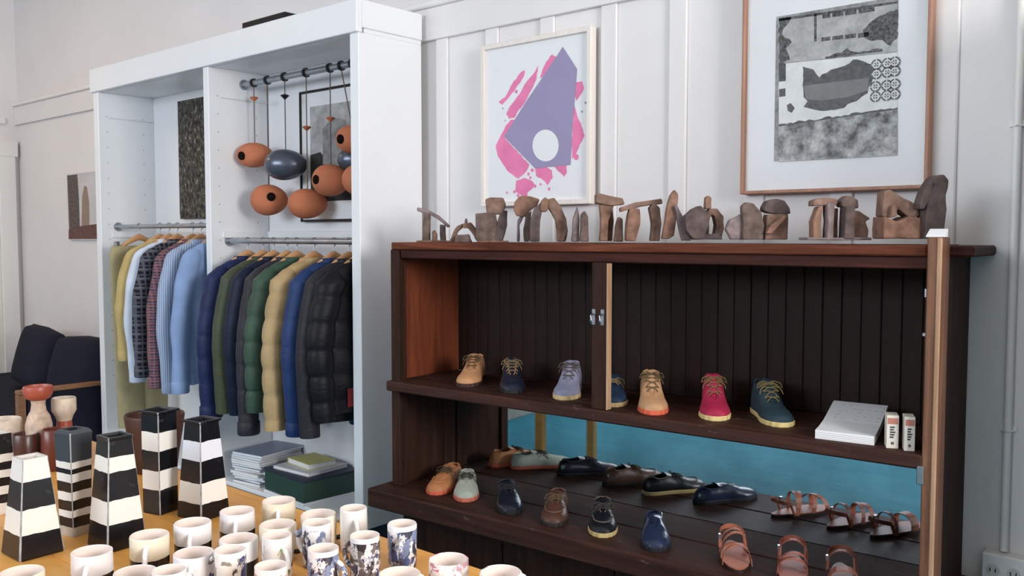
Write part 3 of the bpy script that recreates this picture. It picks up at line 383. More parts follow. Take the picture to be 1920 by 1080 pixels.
# dark woodland photo and dark framed picture in the wardrobe bays
t = NT('woodland_print', .6, .2); t.col(t.ramp(t.noise(t.coord((1,1,.6)), 45, 8, .75), [(.42, lin(28,26,24)), (.56, lin(92,86,78)), (.70, lin(205,200,192))])); 
k = MB().box(-4.97, -4.62, YW-.085, YW-.076, 1.55, 2.235).build('woodland_photograph', t.m, None, bevel=.001)
tag(k, 'tall dark woodland photograph hanging in the shirt bay of the wardrobe', 'picture')
fp = empty('dark_framed_picture'); tag(fp, 'thin dark-framed picture hanging behind the clay pots in the wardrobe', 'picture')
frame_parts(fp, -3.78, -3.20, 1.52, 2.165, .012, YW-.076, YW-.092, M['dark_metal'])
MB().box(-3.77, -3.21, YW-.084, YW-.078, 1.53, 2.155).build('mat_board', M['paper'], fp)
MB().flat([(-3.70,1.62),(-3.26,1.62),(-3.26,2.085),(-3.70,2.085)], YW-.0845).build('print', bwmat('mist_print', 125, 190, 6), fp, recalc=False)
MB().flat([(-3.70,1.62),(-3.26,1.62),(-3.26,1.74),(-3.55,1.80),(-3.62,1.86),(-3.70,1.85)], YW-.085).build('print_shadow', bwmat('mist_dark', 38, 60, 10), fp, recalc=False)
MB().flat([(-3.60,1.80),(-3.42,1.78),(-3.42,2.0),(-3.52,2.02),(-3.60,1.97)], YW-.0853).build('print_tone', bwmat('mist_tower', 105, 150, 20), fp, recalc=False)
# ------------------------------------------------------------ wall conduit and socket box on the right
cd = empty('wall_conduit', (-.593, YW, .56)); tag(cd, 'painted conduit pipe running down the wall to the socket', 'conduit')
MB().tube([(0,-.014,0),(0,-.014,1.74)], .011, 12).build('pipe', M['trim'], cd)
for z in (.35, 1.2): MB().box(-.022,.022,-.006,0,z-.008,z+.008).tube([(-.013,-.014,z-.006),(0,-.0285,z-.006),(.013,-.014,z-.006)], .003, 6).build('pipe_strap', M['trim'], cd)
so = empty('wall_socket', (-.585, YW, .44)); tag(so, 'double electrical socket box at the foot of the wall conduit', 'socket')
MB().box(-.058,.058,-.05,0,-.06,.115).build('socket_box', M['trim'], so, bevel=.005)
sk = plain('socket_face', (214,210,204), .4)
for x in (-.026, .026):
    for z in (-.02, .07):
        fc = MB().lathe([(.017,0),(.017,.004)], 18).build('socket_face', sk, so, (x,-.05,z), (R(90),0,0))
        for dx in (-.007, .007): MB().box(-.0013,.0013,-.0015,.0005,-.004,.006).build('socket_slot', M['black'], so, (x+dx,-.054,z))

# ------------------------------------------------------------ daybed sofa
sf = empty('sofa', (-6.5, 2.4, 0)); tag(sf, 'dark navy daybed sofa with a wooden frame left of the wardrobe', 'sofa')
def sfp(name, x0,x1,y0,y1,z0,z1, mat, bev, seg=1): return MB().box(x0+6.5,x1+6.5,y0-2.4,y1-2.4,z0,z1).build(name, M[mat], sf, bevel=bev, seg=seg)
sfp('seat_cushion', -7.5, -5.52, 1.99, 2.78, .22, .40, 'sofa', .04, 4)
sfp('seat_base', -7.5, -5.50, 2.01, 2.78, .10, .22, 'sofa', .01)
sfp('back_rail', -7.5, -5.50, 2.72, 2.80, .10, .50, 'sofa', .02, 3)
sfp('arm_panel', -5.515, -5.475, 2.05, 2.78, .06, .54, 'sofa', .004)
sfp('arm_rail', -5.525, -5.465, 2.0, 2.80, .54, .565, 'sofa_wood', .004)
for x, y in ((-5.495, 2.02), (-5.495, 2.78), (-7.48, 2.02), (-7.48, 2.78)): MB().box(x+6.5-.022, x+6.5+.022, y-2.4-.022, y-2.4+.022, 0, .54 if x > -6 else .1).build('leg', M['sofa_wood'], sf, bevel=.003)
def cushion(name, label, loc, rot, w, h, d, mat):
    n = 14; rings = []
    vs = []; fs = []
    for s_ in (-1, 1):
        for i in range(n+1):
            for j in range(n+1):
                u = i/n*2-1; v = j/n*2-1
                e = max(0, (1-u**6)*(1-v**6))**.45
                pin = 1-.06*(abs(u*v))
                vs.append((u*w/2*pin, s_*d/2*e, v*h/2*pin))
    o = (n+1)**2
    for i in range(n):
        for j in range(n):
            q = (i*(n+1)+j, (i+1)*(n+1)+j, (i+1)*(n+1)+j+1, i*(n+1)+j+1)
            fs.append(q); fs.append(tuple(o+t for t in q[::-1]))
    b = MB().add(vs, fs, True).build(name, mat, None, loc, rot); return tag(b, label, 'cushion', 'sofa cushions')
cushion('sofa_cushion', 'square navy sofa cushion farther from the wardrobe', (-6.44, 2.50, .615), (R(-15), R(3), R(-4)), .66, .44, .18, M['sofa'])
cushion('sofa_cushion', 'navy sofa cushion half hidden behind the wardrobe side', (-5.80, 2.50, .60), (R(-15), R(-2), R(3)), .62, .44, .20, M['sofa'])

# ------------------------------------------------------------ hanging egg-shaped clay pots
EL = ['terracotta egg pot hanging nearest the partition, hole towards the left', 'shiny graphite grey egg pot hanging in front of the clay ones', 'lowest left terracotta egg pot with a round hole in its middle', 'lowest terracotta egg pot without a visible hole', 'terracotta egg pot with a hole at its left end near the side panel', 'terracotta egg pot mostly hidden behind the wardrobe side panel', 'highest terracotta egg pot, cut off by the wardrobe side panel', 'dark grey egg pot hanging behind the terracotta ones by the side panel']
CR = Vector((math.cos(R(41)), math.sin(R(41)), 0)); CF = Vector((-math.sin(R(41)), math.cos(R(41)), 0))
for i, (cn, c, w, h, hole) in enumerate(EGGS):
    root = empty('hanging_egg_pot', c); tag(root, EL[i], 'hanging pot', 'egg pots hanging from the upper rod')
    mt = M['terracotta'] if cn == 'terracotta' else M['graphite']
    n = 20; prof = [(h/2*math.sin(math.pi*k/n)*(1+.10*math.cos(math.pi*k/n)), -w/2*math.cos(math.pi*k/n)) for k in range(1, n)]
    e = MB().lathe(prof, 28).build('egg_body', mt, root, (0,0,0), (0, R(90), R(41+random.uniform(-8,8))))
    if hole:
        dx, dz = hole; k2 = 1-(dx/(w/2))**2-(dz/(h/2))**2
        p = CR*dx+Vector((0,0,dz))-CF*(h/2*math.sqrt(max(.05,k2)))
        nrm = (CR*(dx/(w/2)**2)+Vector((0,0,dz/(h/2)**2))-CF*(math.sqrt(max(.05,k2))/(h/2))).normalized()
        q = nrm.to_track_quat('Z', 'Y').to_euler()
        MB().lathe([(.004,-.012),(.0205,-.012),(.0215,.0012),(.018,.0042),(.004,.0055)], 20).build('hole_shade_disc', M['void'], root, tuple(p), tuple(q))  # dark raised disc: the shade of an opening painted onto the shell
    zr = 2.222-c[2]; yo = RY-c[1]
    MB().tube([(0,0,h*.45),(0,yo,zr-.02)], .0028, 6).build('cord', M['cord'], root)
    MB().lathe([(.017,-.006),(.022,-.006),(.022,.006),(.017,.006),(.017,-.006)], 18, cap0=False, cap1=False).build('ring', M['dark_metal'], root, (0,yo,zr), (0,R(90),0))
    bz = {0:(2.147,'terracotta'),1:(2.131,'dark_metal'),3:(1.966,'terracotta'),4:(1.993,'terracotta')}.get(i)
    if bz: MB().lathe([(.004,.008),(.018,.004),(.022,0),(.014,-.007),(.006,-.014),(.003,-.018)][::-1], 14).build('bead', M[bz[1]], root, (0,yo*.5,bz[0]-c[2]))

# ------------------------------------------------------------ garments on wooden hangers
def fabric(name, rgb, rough=.85, weave=240, vary=.08):
    t = NT(name, rough, .2); c = lin(*rgb); v = t.coord(); d = tuple(x*(1-vary*2) for x in c[:3])+(1,)
    t.col(t.ramp(t.noise(v, 12, 5), [(.3, d), (.7, c)])); t.bump(t.noise(v, weave, 2), .15, .001); return t.m
def nylon(name, rgb): 
    t = NT(name, .5, .22); c = lin(*rgb); v = t.coord(); t.col(t.ramp(t.noise(v, 9, 4), [(.3, tuple(x*.75 for x in c[:3])+(1,)), (.7, c)]))
    t.bump(t.noise(t.coord((1,1,2.2)), 22, 5, .6), .45, .006); return t.m
def plaid(name, base, l1, l2, k):
    t = NT(name, .85, .2); s = t.sep(t.coord())
    a = t.math('GREATER_THAN', t.math('SINE', t.math('MULTIPLY', s[1], k)), .35); b = t.math('GREATER_THAN', t.math('SINE', t.math('MULTIPLY', s[2], k)), .35)
    cc = t.math('GREATER_THAN', t.math('SINE', t.math('MULTIPLY', s[2], k*.5)), .82)
    c = t.mix(t.math('MULTIPLY', a, .7), lin(*base), lin(*l1)); c = t.mix(t.math('MULTIPLY', b, .7), c, lin(*l2)); c = t.mix(cc, c, lin(*l1)); t.col(c); return t.m
def stripe(name, base, l1, k):
    t = NT(name, .85, .2); s = t.sep(t.coord()); a = t.math('GREATER_THAN', t.math('SINE', t.math('MULTIPLY', t.math('ADD', s[1], s[0]), k)), .3)
    t.col(t.mix(t.math('MULTIPLY', a, .8), lin(*base), lin(*l1))); return t.m
def ring_xy(T, W, z, n=32, e=.75, yc=0, fold=0, ph=0, fz=0):
    pts = []
    for j in range(n):
        a = 2*math.pi*j/n; ca, sa = math.cos(a), math.sin(a)
        x = T*math.copysign(abs(ca)**e, ca); y = W*math.copysign(abs(sa)**e, sa)
        x += fold*math.sin(y*38+ph+z*5)*(1-abs(y/W)**4 if W > 0 else 0)+fold*.6*math.sin(y*71+ph*2+z*9)
        pts.append((x, y+yc, z+fz*math.sin(a*3+ph)))
    return pts
def make_hanger(X, z, ry, label):
    h = empty('coat_hanger', (X, RG, z), ry); tag(h, label, 'hanger', 'wooden coat hangers')
    MB().tube([(0,-.012,.004),(0,-.009,.014),(0,0,.018),(0,.012,.013),(0,.015,0),(0,.010,-.012),(0,0,-.022),(0,0,-.05)], .0022, 6).build('hook', M['steel'], h)
    pts = [(0, y, -.060-.078*(abs(y)/.15)**1.25) for y in [q*.015 for q in range(-10, 11)]]
    rings = []
    for p in pts: w = .013+.006*(abs(p[1])/.15)**2; hh = .020-.009*min(1, abs(p[1])/.09); rings.append([(w*math.cos(a), p[1], p[2]+hh*math.sin(a)) for a in [2*math.pi*k/10 for k in range(10)]])
    MB().loft(rings).build('hanger_bar', M['hanger'], h); return h
def make_top(name, label, cat, group, X, rz, z, L, mat, W=.225, T=.03, puff=0, step=.085, slL=.62, slr=.05, collar=None, strip=None, cuff=None, hem=None, fold=.006, seed=0):
    rnd = random.Random(seed); g = empty(name, (X, RG, z), rz); tag(g, label, cat, group); ph = rnd.uniform(0, 6)
    def pf(zz): return 1+puff*.62*(abs(math.sin(math.pi*(-zz-.12)/step))**.38-.82) if puff else 1
    prof = [(-.079,.045,.9),(-.086,.085,1.1),(-.098,.125,1.1),(-.116,.165,1.1),(-.14,.198,1.1),(-.17,.218,1.1)]
    rings = []
    for zz, w, tt in prof: rings.append(ring_xy(T*tt*.75, w*W/.225, zz, ph=ph))
    nz = int((L-.2)/(step/10 if puff else .03))
    for k in range(nz+1):
        zz = -.20-(L-.20)*k/nz; q = k/nz
        rings.append(ring_xy(T*(.85+.25*q)*pf(zz), W*(1+.02*math.sin(q*4+ph))*(1+(pf(zz)-1)*.25), zz, fold=fold*(.3+q), ph=ph, fz=.006*q if k == nz else 0))
    b = MB().loft(rings, True, True).build('body', mat, g)
    for s_ in (-1, 1):
        rr = []
        base = [(-.112,.012),(-.124,.03),(-.145,.045)]
        for (zz, r), oy in zip(base, (.075,.062,.050)): rr.append(ring_xy(r*.8, r, zz, 18, 1, s_*(W-oy)))
        ns = int(slL/(step/10 if puff else .04)); 
        sw = rnd.uniform(-.012, .025); bx = rnd.uniform(-.008, .008)
        for k in range(ns+1):
            q = k/ns; zz = -.17-slL*q
            r = slr*(1.08-.28*q)*pf(zz); wob = (1+.06*math.sin(q*17+ph*s_)) if not puff else 1
            yc = s_*(W-.042+.067*math.sin(min(1,q*1.8)*math.pi/2)+(-.02+sw)*q*q) if s_ < 0 else W-.045+(sw-.02)*q*q
            cx = bx*q*q
            rr.append([(px+cx, py, pz) for px, py, pz in ring_xy(r*.85*wob, r*wob, zz, 18, 1, yc)])
        sl = MB().loft(rr).build('sleeve', mat, g)
        if cuff:
            zz = -.17-slL; r = slr*.84; yc = s_*(W-.02+.045-.02+sw) if s_ < 0 else W-.065+sw; 
            MB().loft([[(px+bx,py,pz) for px,py,pz in ring_xy(r*.85*k_, r*k_, zz+dz, 18, 1, yc)] for dz, k_ in ((.05,1.02),(.045,1.09),(-.006,1.09),(-.012,1.0))]).build('cuff', cuff, sl)
    cm = collar or mat
    MB().loft([ring_xy(.036+T*.2, .066, -.105), ring_xy(.042+T*.2, .074, -.092), ring_xy(.040+T*.2, .068, -.076), ring_xy(.034+T*.2, .060, -.072), ring_xy(.028+T*.15, .052, -.084)], False, True).build('collar', cm, g)
    if strip:
        rs = []
        for k in range(13):
            zz = -.115-(L-.135)*k/12; q = k/12; tx = T*(.85+.25*q)*(1+abs(puff)*.3)+.004
            rs.append([(tx-.02,-.012,zz),(tx,-.012,zz),(tx,.012,zz),(tx-.02,.012,zz)])
        MB().loft(rs, smooth=False).build('zip_placket' if puff else 'button_placket', strip, g)
    if hem:
        MB().loft([ring_xy(T*1.06, W*.99, -L+.05), ring_xy(T*1.12, W*1.01, -L+.045), ring_xy(T*1.1, W*1.0, -L-.01), ring_xy(T*.95, W*.97, -L-.015)]).build('hem_band', hem, g)
    return g
RS = 1.505; RJ = 1.425
SG = 'shirts on the wardrobe rod'; JG = 'jackets on the wardrobe rod'
blue_oxford = fabric('light_blue_oxford', (142,166,208)); 
shirts = [
 ('shirt','mustard yellow long-sleeved shirt next to the khaki trousers',-4.8,2,.76,fabric('mustard_cotton',(196,172,116)),.55),
 ('shirt','white long-sleeved shirt hanging beside the dark plaid shirt',-4.7,0,.80,fabric('pale_blue_white',(216,224,240)),.66),
 ('shirt','black and white plaid flannel shirt in the wardrobe',-4.61,2,.74,plaid('black_plaid',(26,26,34),(96,96,106),(84,86,98),260),.62),
 ('shirt','red and navy small-checked shirt mostly hidden between two others',-4.45,2,.80,plaid('red_check',(70,56,74),(138,90,90),(128,112,122),420),.66),
 ('shirt','blue grey finely striped shirt beside the plain light blue shirt',-4.365,3,.80,stripe('blue_stripe',(132,150,184),(196,206,222),420),.68),
 ('shirt','plain light blue shirt hanging closest to the partition',-4.215,6,.80,blue_oxford,.66)]
for i, (nm, lb, X, a, L, mt, sl) in enumerate(shirts):
    make_hanger(X, RS, R(a), 'wooden hanger holding the '+['mustard shirt','white shirt','black plaid shirt','red checked shirt','striped shirt','plain light blue shirt'][i])
    make_top(nm, lb, 'shirt', SG, X, R(a), RS, L, mt, .198, .032, 0, .085, sl, .05, None, mt, mt, None, .008, i+3)
# khaki trousers folded over a hanger bar
make_hanger(-5.04, RS, R(6), 'wooden hanger holding the khaki trousers')
tr = empty('trousers', (-5.04, RG, RS), R(6)); tag(tr, 'khaki trousers hanging at the far end of the shirt rod', 'trousers')
kh = fabric('khaki_twill', (178,166,128))
for s_ in (-1, 1):
    MB().loft([ring_xy(.028+.006*q, .098-.02*q, -.15-1.0*q, 28, .8, s_*(.085-.01*q), .004*q, s_+2) for q in [k/20 for k in range(21)]]).build('trouser_leg', kh, tr)
MB().loft([ring_xy(.03,.17,-.17,32,.8), ring_xy(.035,.175,-.15,32,.8), ring_xy(.032,.172,-.115,32,.8), ring_xy(.02,.165,-.11,32,.8)]).build('waistband', kh, tr)
for y in (-.14, .14): MB().box(-.012,.012,y-.012,y+.012,-.13,-.085).build('clip', M['steel'], tr, bevel=.002)
jackets = [
 ('navy blue jacket hanging nearest the partition, in front of the others',-3.93,0,.80,nylon('navy_nylon',(34,44,84)),.18,.67,.062),
 ('olive green jacket behind the navy one on the rod',-3.8,0,.76,nylon('olive_nylon',(72,78,60)),.08,.64,.058),
 ('very dark navy jacket between the olive and charcoal jackets',-3.71,1,.76,nylon('midnight_nylon',(24,32,56)),.08,.64,.058),
 ('charcoal padded jacket with the longest drooping sleeve',-3.6,1,.78,nylon('charcoal_nylon',(52,50,58)),.12,.70,.058),
 ('bottle green quilted puffer jacket',-3.525,0,.72,nylon('bottle_green_nylon',(62,84,70)),.34,.60,.060),
 ('tan beige quilted puffer jacket',-3.39,1,.76,nylon('tan_nylon',(184,156,114)),.34,.66,.062),
 ('royal blue jacket next to the tan puffer',-3.245,-1,.76,nylon('royal_navy_nylon',(36,58,104)),.12,.66,.060),
 ('dark grey jacket with metal snaps beside the black puffer',-3.14,-2,.78,nylon('dark_grey_nylon',(42,42,48)),.06,.66,.056),
 ('black puffer jacket with a red patch beside the wardrobe side panel',-3.055,-2,.72,nylon('black_nylon',(20,20,26)),.36,.58,.062)]
for i, (lb, X, a, L, mt, puff, sl, sr) in enumerate(jackets):
    make_hanger(X, RJ, R(a), 'wooden hanger holding the '+['navy blue jacket','olive jacket','very dark navy jacket','charcoal jacket','green puffer','tan puffer','royal blue jacket','dark grey jacket','black puffer'][i])
    j = make_top('jacket', lb, 'jacket', JG, X, R(a), RJ, L, mt, .20, .044, puff, .11, sl, sr, None, M['dark_metal'] if i in (2,7) else mt, mt if i in (0,3,6) else None, None, .004, i+20)
    if i == 8: MB().box(.05,.058,-.12,-.03,-.70,-.62).build('red_patch', fabric('red_patch',(120,40,48)), j, bevel=.002)
    if i == 7:
        for k in range(5): MB().lathe([(.007,0),(.006,.003)], 10).build('snap', M['steel'], j, (.052,-.16+.0*k,-.45-.07*k), (0,R(90),0))
# ------------------------------------------------------------ magazines and boxes at the bottom of the wardrobe
covers = [plain('cover_%s' % n, c, .35, .5) for n, c in (('grey',(150,152,160)),('pale',(205,208,214)),('blue',(120,132,158)),('cream',(220,214,200)),('slate',(92,98,112)))]
zz = ZB+.0205
ORD = ['lowest, first','second','third','fourth','fifth','sixth','seventh','eighth','ninth','tenth','eleventh','twelfth']
for i in range(13):
    th = random.choice((.010,.012,.014)); w_, d_ = .21+random.uniform(-.01,.005), .28+random.uniform(-.012,.006)
    top = i == 12
    m = empty('magazine', (-3.90+random.uniform(-.008,.008), 2.60+random.uniform(-.008,.008), zz), R(random.uniform(-5,5)+8))
    tag(m, 'topmost blue grey magazine of the stack beside the green box' if top else ORD[i]+' magazine from the bottom of the stack beside the green box', 'magazine', 'magazines stacked in the wardrobe')
    MB().box(-w_/2+.001, w_/2-.002, -d_/2+.001, d_/2-.001, .001, th-.0012).build('pages', M['paper'], m)
    MB().box(-w_/2, w_/2, -d_/2, d_/2, th-.0012, th-.0002).box(-w_/2, w_/2, -d_/2, d_/2, 0, .001).box(-w_/2-.0008,-w_/2+.001,-d_/2,d_/2,0,th-.0002).build('cover', covers[(i*2+(2 if top else 0))%5] if not top else covers[2], m)
    zz += th
b = empty('storage_box', (-3.53, 2.595, ZB+.0205), R(-4)); tag(b, 'dark green storage box under two books in the wardrobe', 'box')
bgm = plain('green_box_card', (44,70,58), .5)
MB().box(-.17,.17,-.155,.15,.012,.105).build('box_body', bgm, b, bevel=.002)
MB().box(-.173,.173,-.158,.153,.105,.115).build('box_lid', plain('navy_box_lid', (44,48,66), .5), b, bevel=.002)
MB().box(-.175,.175,-.16,.155,0,.011).build('box_tray', M['paper'], b, bevel=.001)
def book(label, loc, rz, w_, d_, th, mt):
    m = empty('book', loc, R(rz)); tag(m, label, 'book', 'books on the green box')
    MB().box(-w_/2+.003, w_/2-.003, -d_/2+.003, d_/2-.003, .002, th-.002).build('pages', M['paper'], m)
    MB().box(-w_/2, w_/2, -d_/2, d_/2, th-.002, th).box(-w_/2, w_/2, -d_/2, d_/2, 0, .002).box(-w_/2-.001,-w_/2+.001,-d_/2,d_/2,0,th).build('cover', mt, m)
book('large thin pale book lying directly on the green box', (-3.545, 2.60, ZB+.1357), 3, .26, .24, .016, plain('pale_cover',(206,204,206),.4))
book('smaller yellow-edged book on top of the pale book', (-3.55, 2.61, ZB+.1519), -6, .20, .15, .026, plain('yellow_cover',(206,198,110),.4))
# ------------------------------------------------------------ mugs on the table
TZ = .7602
def glaze(name, base, spots, thr, sc, base2=None, split=None):
    t = NT(name, .22, .5); v = t.coord(); c = lin(*base)
    if spots:
        for i, s in enumerate(spots):
            k = t.ramp(t.noise(t.coord((1,1,.8), (i*3.1, i*1.7, i)), sc, 5, .6, .5), [(thr, (0,0,0,1)), (thr+.03, (1,1,1,1))]); c = t.mix(k, c, lin(*s))
        z_ = t.sep(v)[2]; rim = t.math('GREATER_THAN', z_, .082); c = t.mix(rim, c, lin(*base))
    if split:
        z_ = t.sep(v)[2]; n_ = t.noise(v, 30, 2); q = t.math('LESS_THAN', t.math('ADD', z_, t.math('MULTIPLY', t.math('SUBTRACT', n_, .5), .006)), split); c = t.mix(q, c, lin(*base2))
    t.col(c); return t.m
G = {'white_dark': glaze('white_glaze_black_foot',(240,236,238),None,0,0,(34,30,32),.034),
     'cream_dark': glaze('cream_glaze_black_foot',(240,228,204),None,0,0,(34,30,32),.030),
     'cream': glaze('cream_glaze',(238,224,202),None,0,0),
     'blue_print': glaze('white_glaze_blue_print',(240,236,236),[(78,92,142),(60,62,80),(128,140,172)],.52,34),
     'dense_blue': glaze('dense_blue_print',(236,234,238),[(62,76,130),(52,48,58),(120,110,110)],.51,60),
     'sparse': glaze('sparse_dark_print',(242,238,234),[(70,76,100),(150,156,170)],.59,24),
     'brown_print': glaze('brown_black_print',(240,236,232),[(70,60,52),(60,70,120),(150,140,130)],.53,30),
     'pink_print': glaze('pink_print',(242,236,234),[(206,110,140),(190,150,160)],.53,28),
     'green_print': glaze('green_stripe_print',(242,238,236),[(150,190,110),(60,60,70)],.56,24),
     'grey_print': glaze('grey_blue_print',(238,236,238),[(120,132,164),(70,74,96)],.50,24)}
M['mug_in'] = plain('mug_inside_glaze', (240,222,212), .25, .5, 0, .02)
def make_mug(x, y, kind, mt, hang, label):
    r, h = (.0385, .075) if kind == 'wide' else (.0300, .092)
    g = empty('mug' if kind == 'tall' else 'cup', (x, y, TZ), R(random.uniform(0,360))); tag(g, label, 'mug' if kind == 'tall' else 'cup', 'mugs and cups on the table')
    g.rotation_euler = (0,0,0)
    wv = random.uniform(-.0008,.0008)
    MB().lathe([(r*.55,0),(r*.92,0),(r*.97,.003),(r*.99,.015),(r,h*.5),(r*1.0+wv,h-.003),(r*.985,h-.0008),(r*.955,h),(r*.93,h-.001)], 40, cap1=False).build('body', G[mt], g)
    MB().lathe([(r*.93,h-.001),(r*.915,h-.004),(r*.90,h*.5),(r*.86,.008),(r*.4,.006)], 40, cap0=False).build('inside', M['mug_in'], g)
    a = R(hang); ca, sa = math.cos(a), math.sin(a)
    pts = []
    for k in range(13):
        t_ = math.pi*k/12; rr = r*.96+.024*math.sin(t_); zz_ = h*.5+h*.28*math.cos(t_); pts.append((rr*ca, rr*sa, zz_))
    MB().tube(pts, [.0052]*13, 10).build('handle', G[mt] if kind == 'tall' else G['white_dark'], g)
    return g
TOC = -49+0
mug_def = [('white_dark',-36,'white cup with a black foot in front of the striped square vases'),('cream_dark',-36,'yellowish cream cup with a black foot right of the big striped vase'),('white_dark',-36,'white black-footed cup beside the rightmost striped vase'),('white_dark',-36,'white black-footed cup second from the rightmost striped vase'),
 ('cream',200,'cup cut off at the bottom left corner of the photo'),('white_dark',120,'white cup cut off by the bottom edge near the narrow plain mug'),('sparse',100,'narrow plain mug cut off by the bottom edge'),
 ('white_dark',-36,'white cup with a grey black foot just right of the rightmost vase'),('cream_dark',-36,'cream cup at the back edge of the table near the magazines'),('white_dark',120,'white cup with black foot behind the brown-spotted mug'),('cream',30,'plain pinkish white cup behind the green-striped mug'),
 ('green_print',-10,'narrow mug with a light green streak'),('brown_print',200,'narrow white mug with brown and black spots'),('pink_print',160,'narrow mug with a pink patch at the bottom edge of the photo'),
 ('cream',60,'cream cup with yellow inside behind the grey-blue mug'),('grey_print',-170,'narrow grey-blue painted mug right in front of the cream cup'),('blue_print',12,'narrow mug with a blue floral print and a handle to the right'),('sparse',-30,'sparsely painted mug at the back table edge by the wardrobe base'),
 ('dense_blue',190,'narrow mug densely covered with dark blue print, handle to the left'),('blue_print',-45,'tall blue-printed mug standing alone next to the wooden cabinet'),('pink_print',-20,'wide cup with a pink red print at the table edge'),('cream',90,'cup cut off by the bottom edge left of the pink-printed cup'),('sparse',80,'rightmost cup on the table, cut off by the bottom edge')]
for (x, y, kind), (mt, ha, lb) in zip(MUGPOS, mug_def): make_mug(x, y, kind, mt, ha, lb)

# ------------------------------------------------------------ striped square vases
def bandmat(name, bands, top=(24,24,28)):
    # bands: list of (height fraction where the band ends, colour) measured in object z
    t = NT(name, .2, .5); v = t.coord(); z_ = t.math('ADD', t.sep(v)[2], t.math('MULTIPLY', t.math('SUBTRACT', t.noise(v, 14, 3), .5), .012))
    c = lin(*bands[0][1])
    for (h0, _), (_, col) in zip(bands[:-1], bands[1:]):
        cc = lin(*col)
        if sum(col) < 150: cc = t.ramp(t.noise(v, 40, 6, .7), [(.60, cc), (.78, lin(70,74,84))])
        c = t.mix(t.math('GREATER_THAN', z_, h0), c, cc)
    t.col(c); return t.m
BK = (22,22,26); WH = (240,235,228); GY = (64,68,74)
def square_vase(label, x, y, rz, h, wb, wt, mat, neck=0, round_top=False):
    g = empty('square_vase', (x, y, TZ), R(rz)); tag(g, label, 'vase', 'black and white square vases')
    def sq(w, z, k=.07):
        a = w/2; b_ = a*(1-k); return [(b_,-a,z),(a,-b_,z),(a,b_,z),(b_,a,z),(-b_,a,z),(-a,b_,z),(-a,-b_,z),(-b_,-a,z)]
    prof = [(wb*.97,0),(wb,.004)]
    for k in range(1, 9): prof.append((wb+(wt-wb)*k/8, .004+(h-.012)*k/8))
    if round_top: prof += [(wt*.93,h-.004),(wt*.82,h)]
    else: prof += [(wt*1.0+neck,h-.004),(wt*.99+neck,h)]
    vb = MB().loft([sq(w,z) for w,z in prof], True, False, False).build('vase_body', mat, g)
    vb.data.materials.append(M['vase_edge'])
    for p_ in vb.data.polygons:
        if abs(p_.normal.z) < .8 and min(abs(p_.normal.x), abs(p_.normal.y)) > .5: p_.material_index = 1   # thin pale glaze on the corners
    wi = prof[-1][0]
    MB().loft([sq(wi,h), sq(wi-.014,h), sq(wi-.016,h-.004), sq(wi-.018,h*.35)], False, True, False).build('mouth', M['vase_in'] if round_top or neck else M['vase_in_w'], g)
M['vase_edge'] = plain('thin_corner_glaze', (176,174,176), .25, .5, 0, .25, 30); M['vase_in'] = plain('vase_inside_dark', (32,32,36), .35, .5); M['vase_in_w'] = plain('vase_inside_white', (226,216,208), .35, .5)
V = VASE
square_vase('white-topped striped square vase, frontmost at the left edge', *V['v1'], 92, .212, .095, .054, bandmat('glaze_a', [(.052,BK),(.105,WH),(.165,BK),(9,WH)]))
square_vase('slender grey-topped vase with many thin black stripes', *V['v2'], 103, .246, .048, .058, bandmat('glaze_b', [(.022,(190,180,165)),(.045,BK),(.062,WH),(.084,BK),(.104,WH),(.128,BK),(.148,WH),(.160,BK),(.175,WH),(9,GY)]), 0, True)
square_vase('wide-footed striped vase with a black top in the middle of the group', *V['v3'], 92, .248, .092, .055, bandmat('glaze_c', [(.058,BK),(.110,WH),(.172,BK),(.204,WH),(9,BK)]), .003)
square_vase('tall slim striped vase with narrow foot behind the others', *V['v4'], 105, .258, .060, .060, bandmat('glaze_d', [(.062,BK),(.110,WH),(.160,BK),(.205,WH),(9,BK)]), .012)
square_vase('rightmost striped vase with a flared black top next to the cups', *V['v5'], 100, .240, .090, .058, bandmat('glaze_e', [(.040,BK),(.090,WH),(.145,BK),(.190,(228,230,238)),(9,BK)]), .010)
square_vase('striped vase cut off by the left photo edge', *V['v6'], 95, .200, .085, .07, bandmat('glaze_f', [(.03,WH),(.05,BK),(.07,WH),(.09,BK),(.11,WH),(.13,BK),(.15,WH),(9,BK)]))
def lathe_pot(name, label, cat, key, layers, h_in=None):
    g = empty(name, (*V[key], TZ)); tag(g, label, cat)
    for nm, prof, mt in layers: MB().lathe(prof, 32, cap1=(nm != 'bowl_top')).build(nm, mt, g)
    return g
cream_clay = plain('speckled_cream_clay', (206,180,160), .6, .3, 0, .16, 50, .3); red_clay = plain('red_glaze', (168,82,64), .4, .5, 0, .08, 8); pale_clay = plain('pale_goblet_clay', (218,200,182), .5, .4, 0, .12, 30, .2); brown_clay = plain('brown_glaze', (74,42,34), .3, .5, 0, .1, 9)
lathe_pot('bottle_vase', 'tall cream bottle vase with a red bowl-shaped mouth', 'vase', 'r1', [('bottle_body', [(.033,0),(.036,.004),(.038,.06),(.037,.125),(.031,.150),(.022,.166),(.019,.185),(.021,.20)], cream_clay), ('bowl_top', [(.021,.198),(.033,.204),(.040,.216),(.042,.232),(.040,.240),(.036,.241),(.034,.234),(.024,.218),(.003,.214)], red_clay)])
lathe_pot('goblet_vase', 'pale goblet-shaped vase with a red stem', 'vase', 'r2', [('stem', [(.032,0),(.034,.004),(.030,.06),(.023,.10),(.021,.125)], red_clay), ('bowl_top', [(.021,.123),(.026,.138),(.035,.154),(.035,.190),(.033,.194),(.029,.193),(.027,.160),(.003,.15)], pale_clay)])
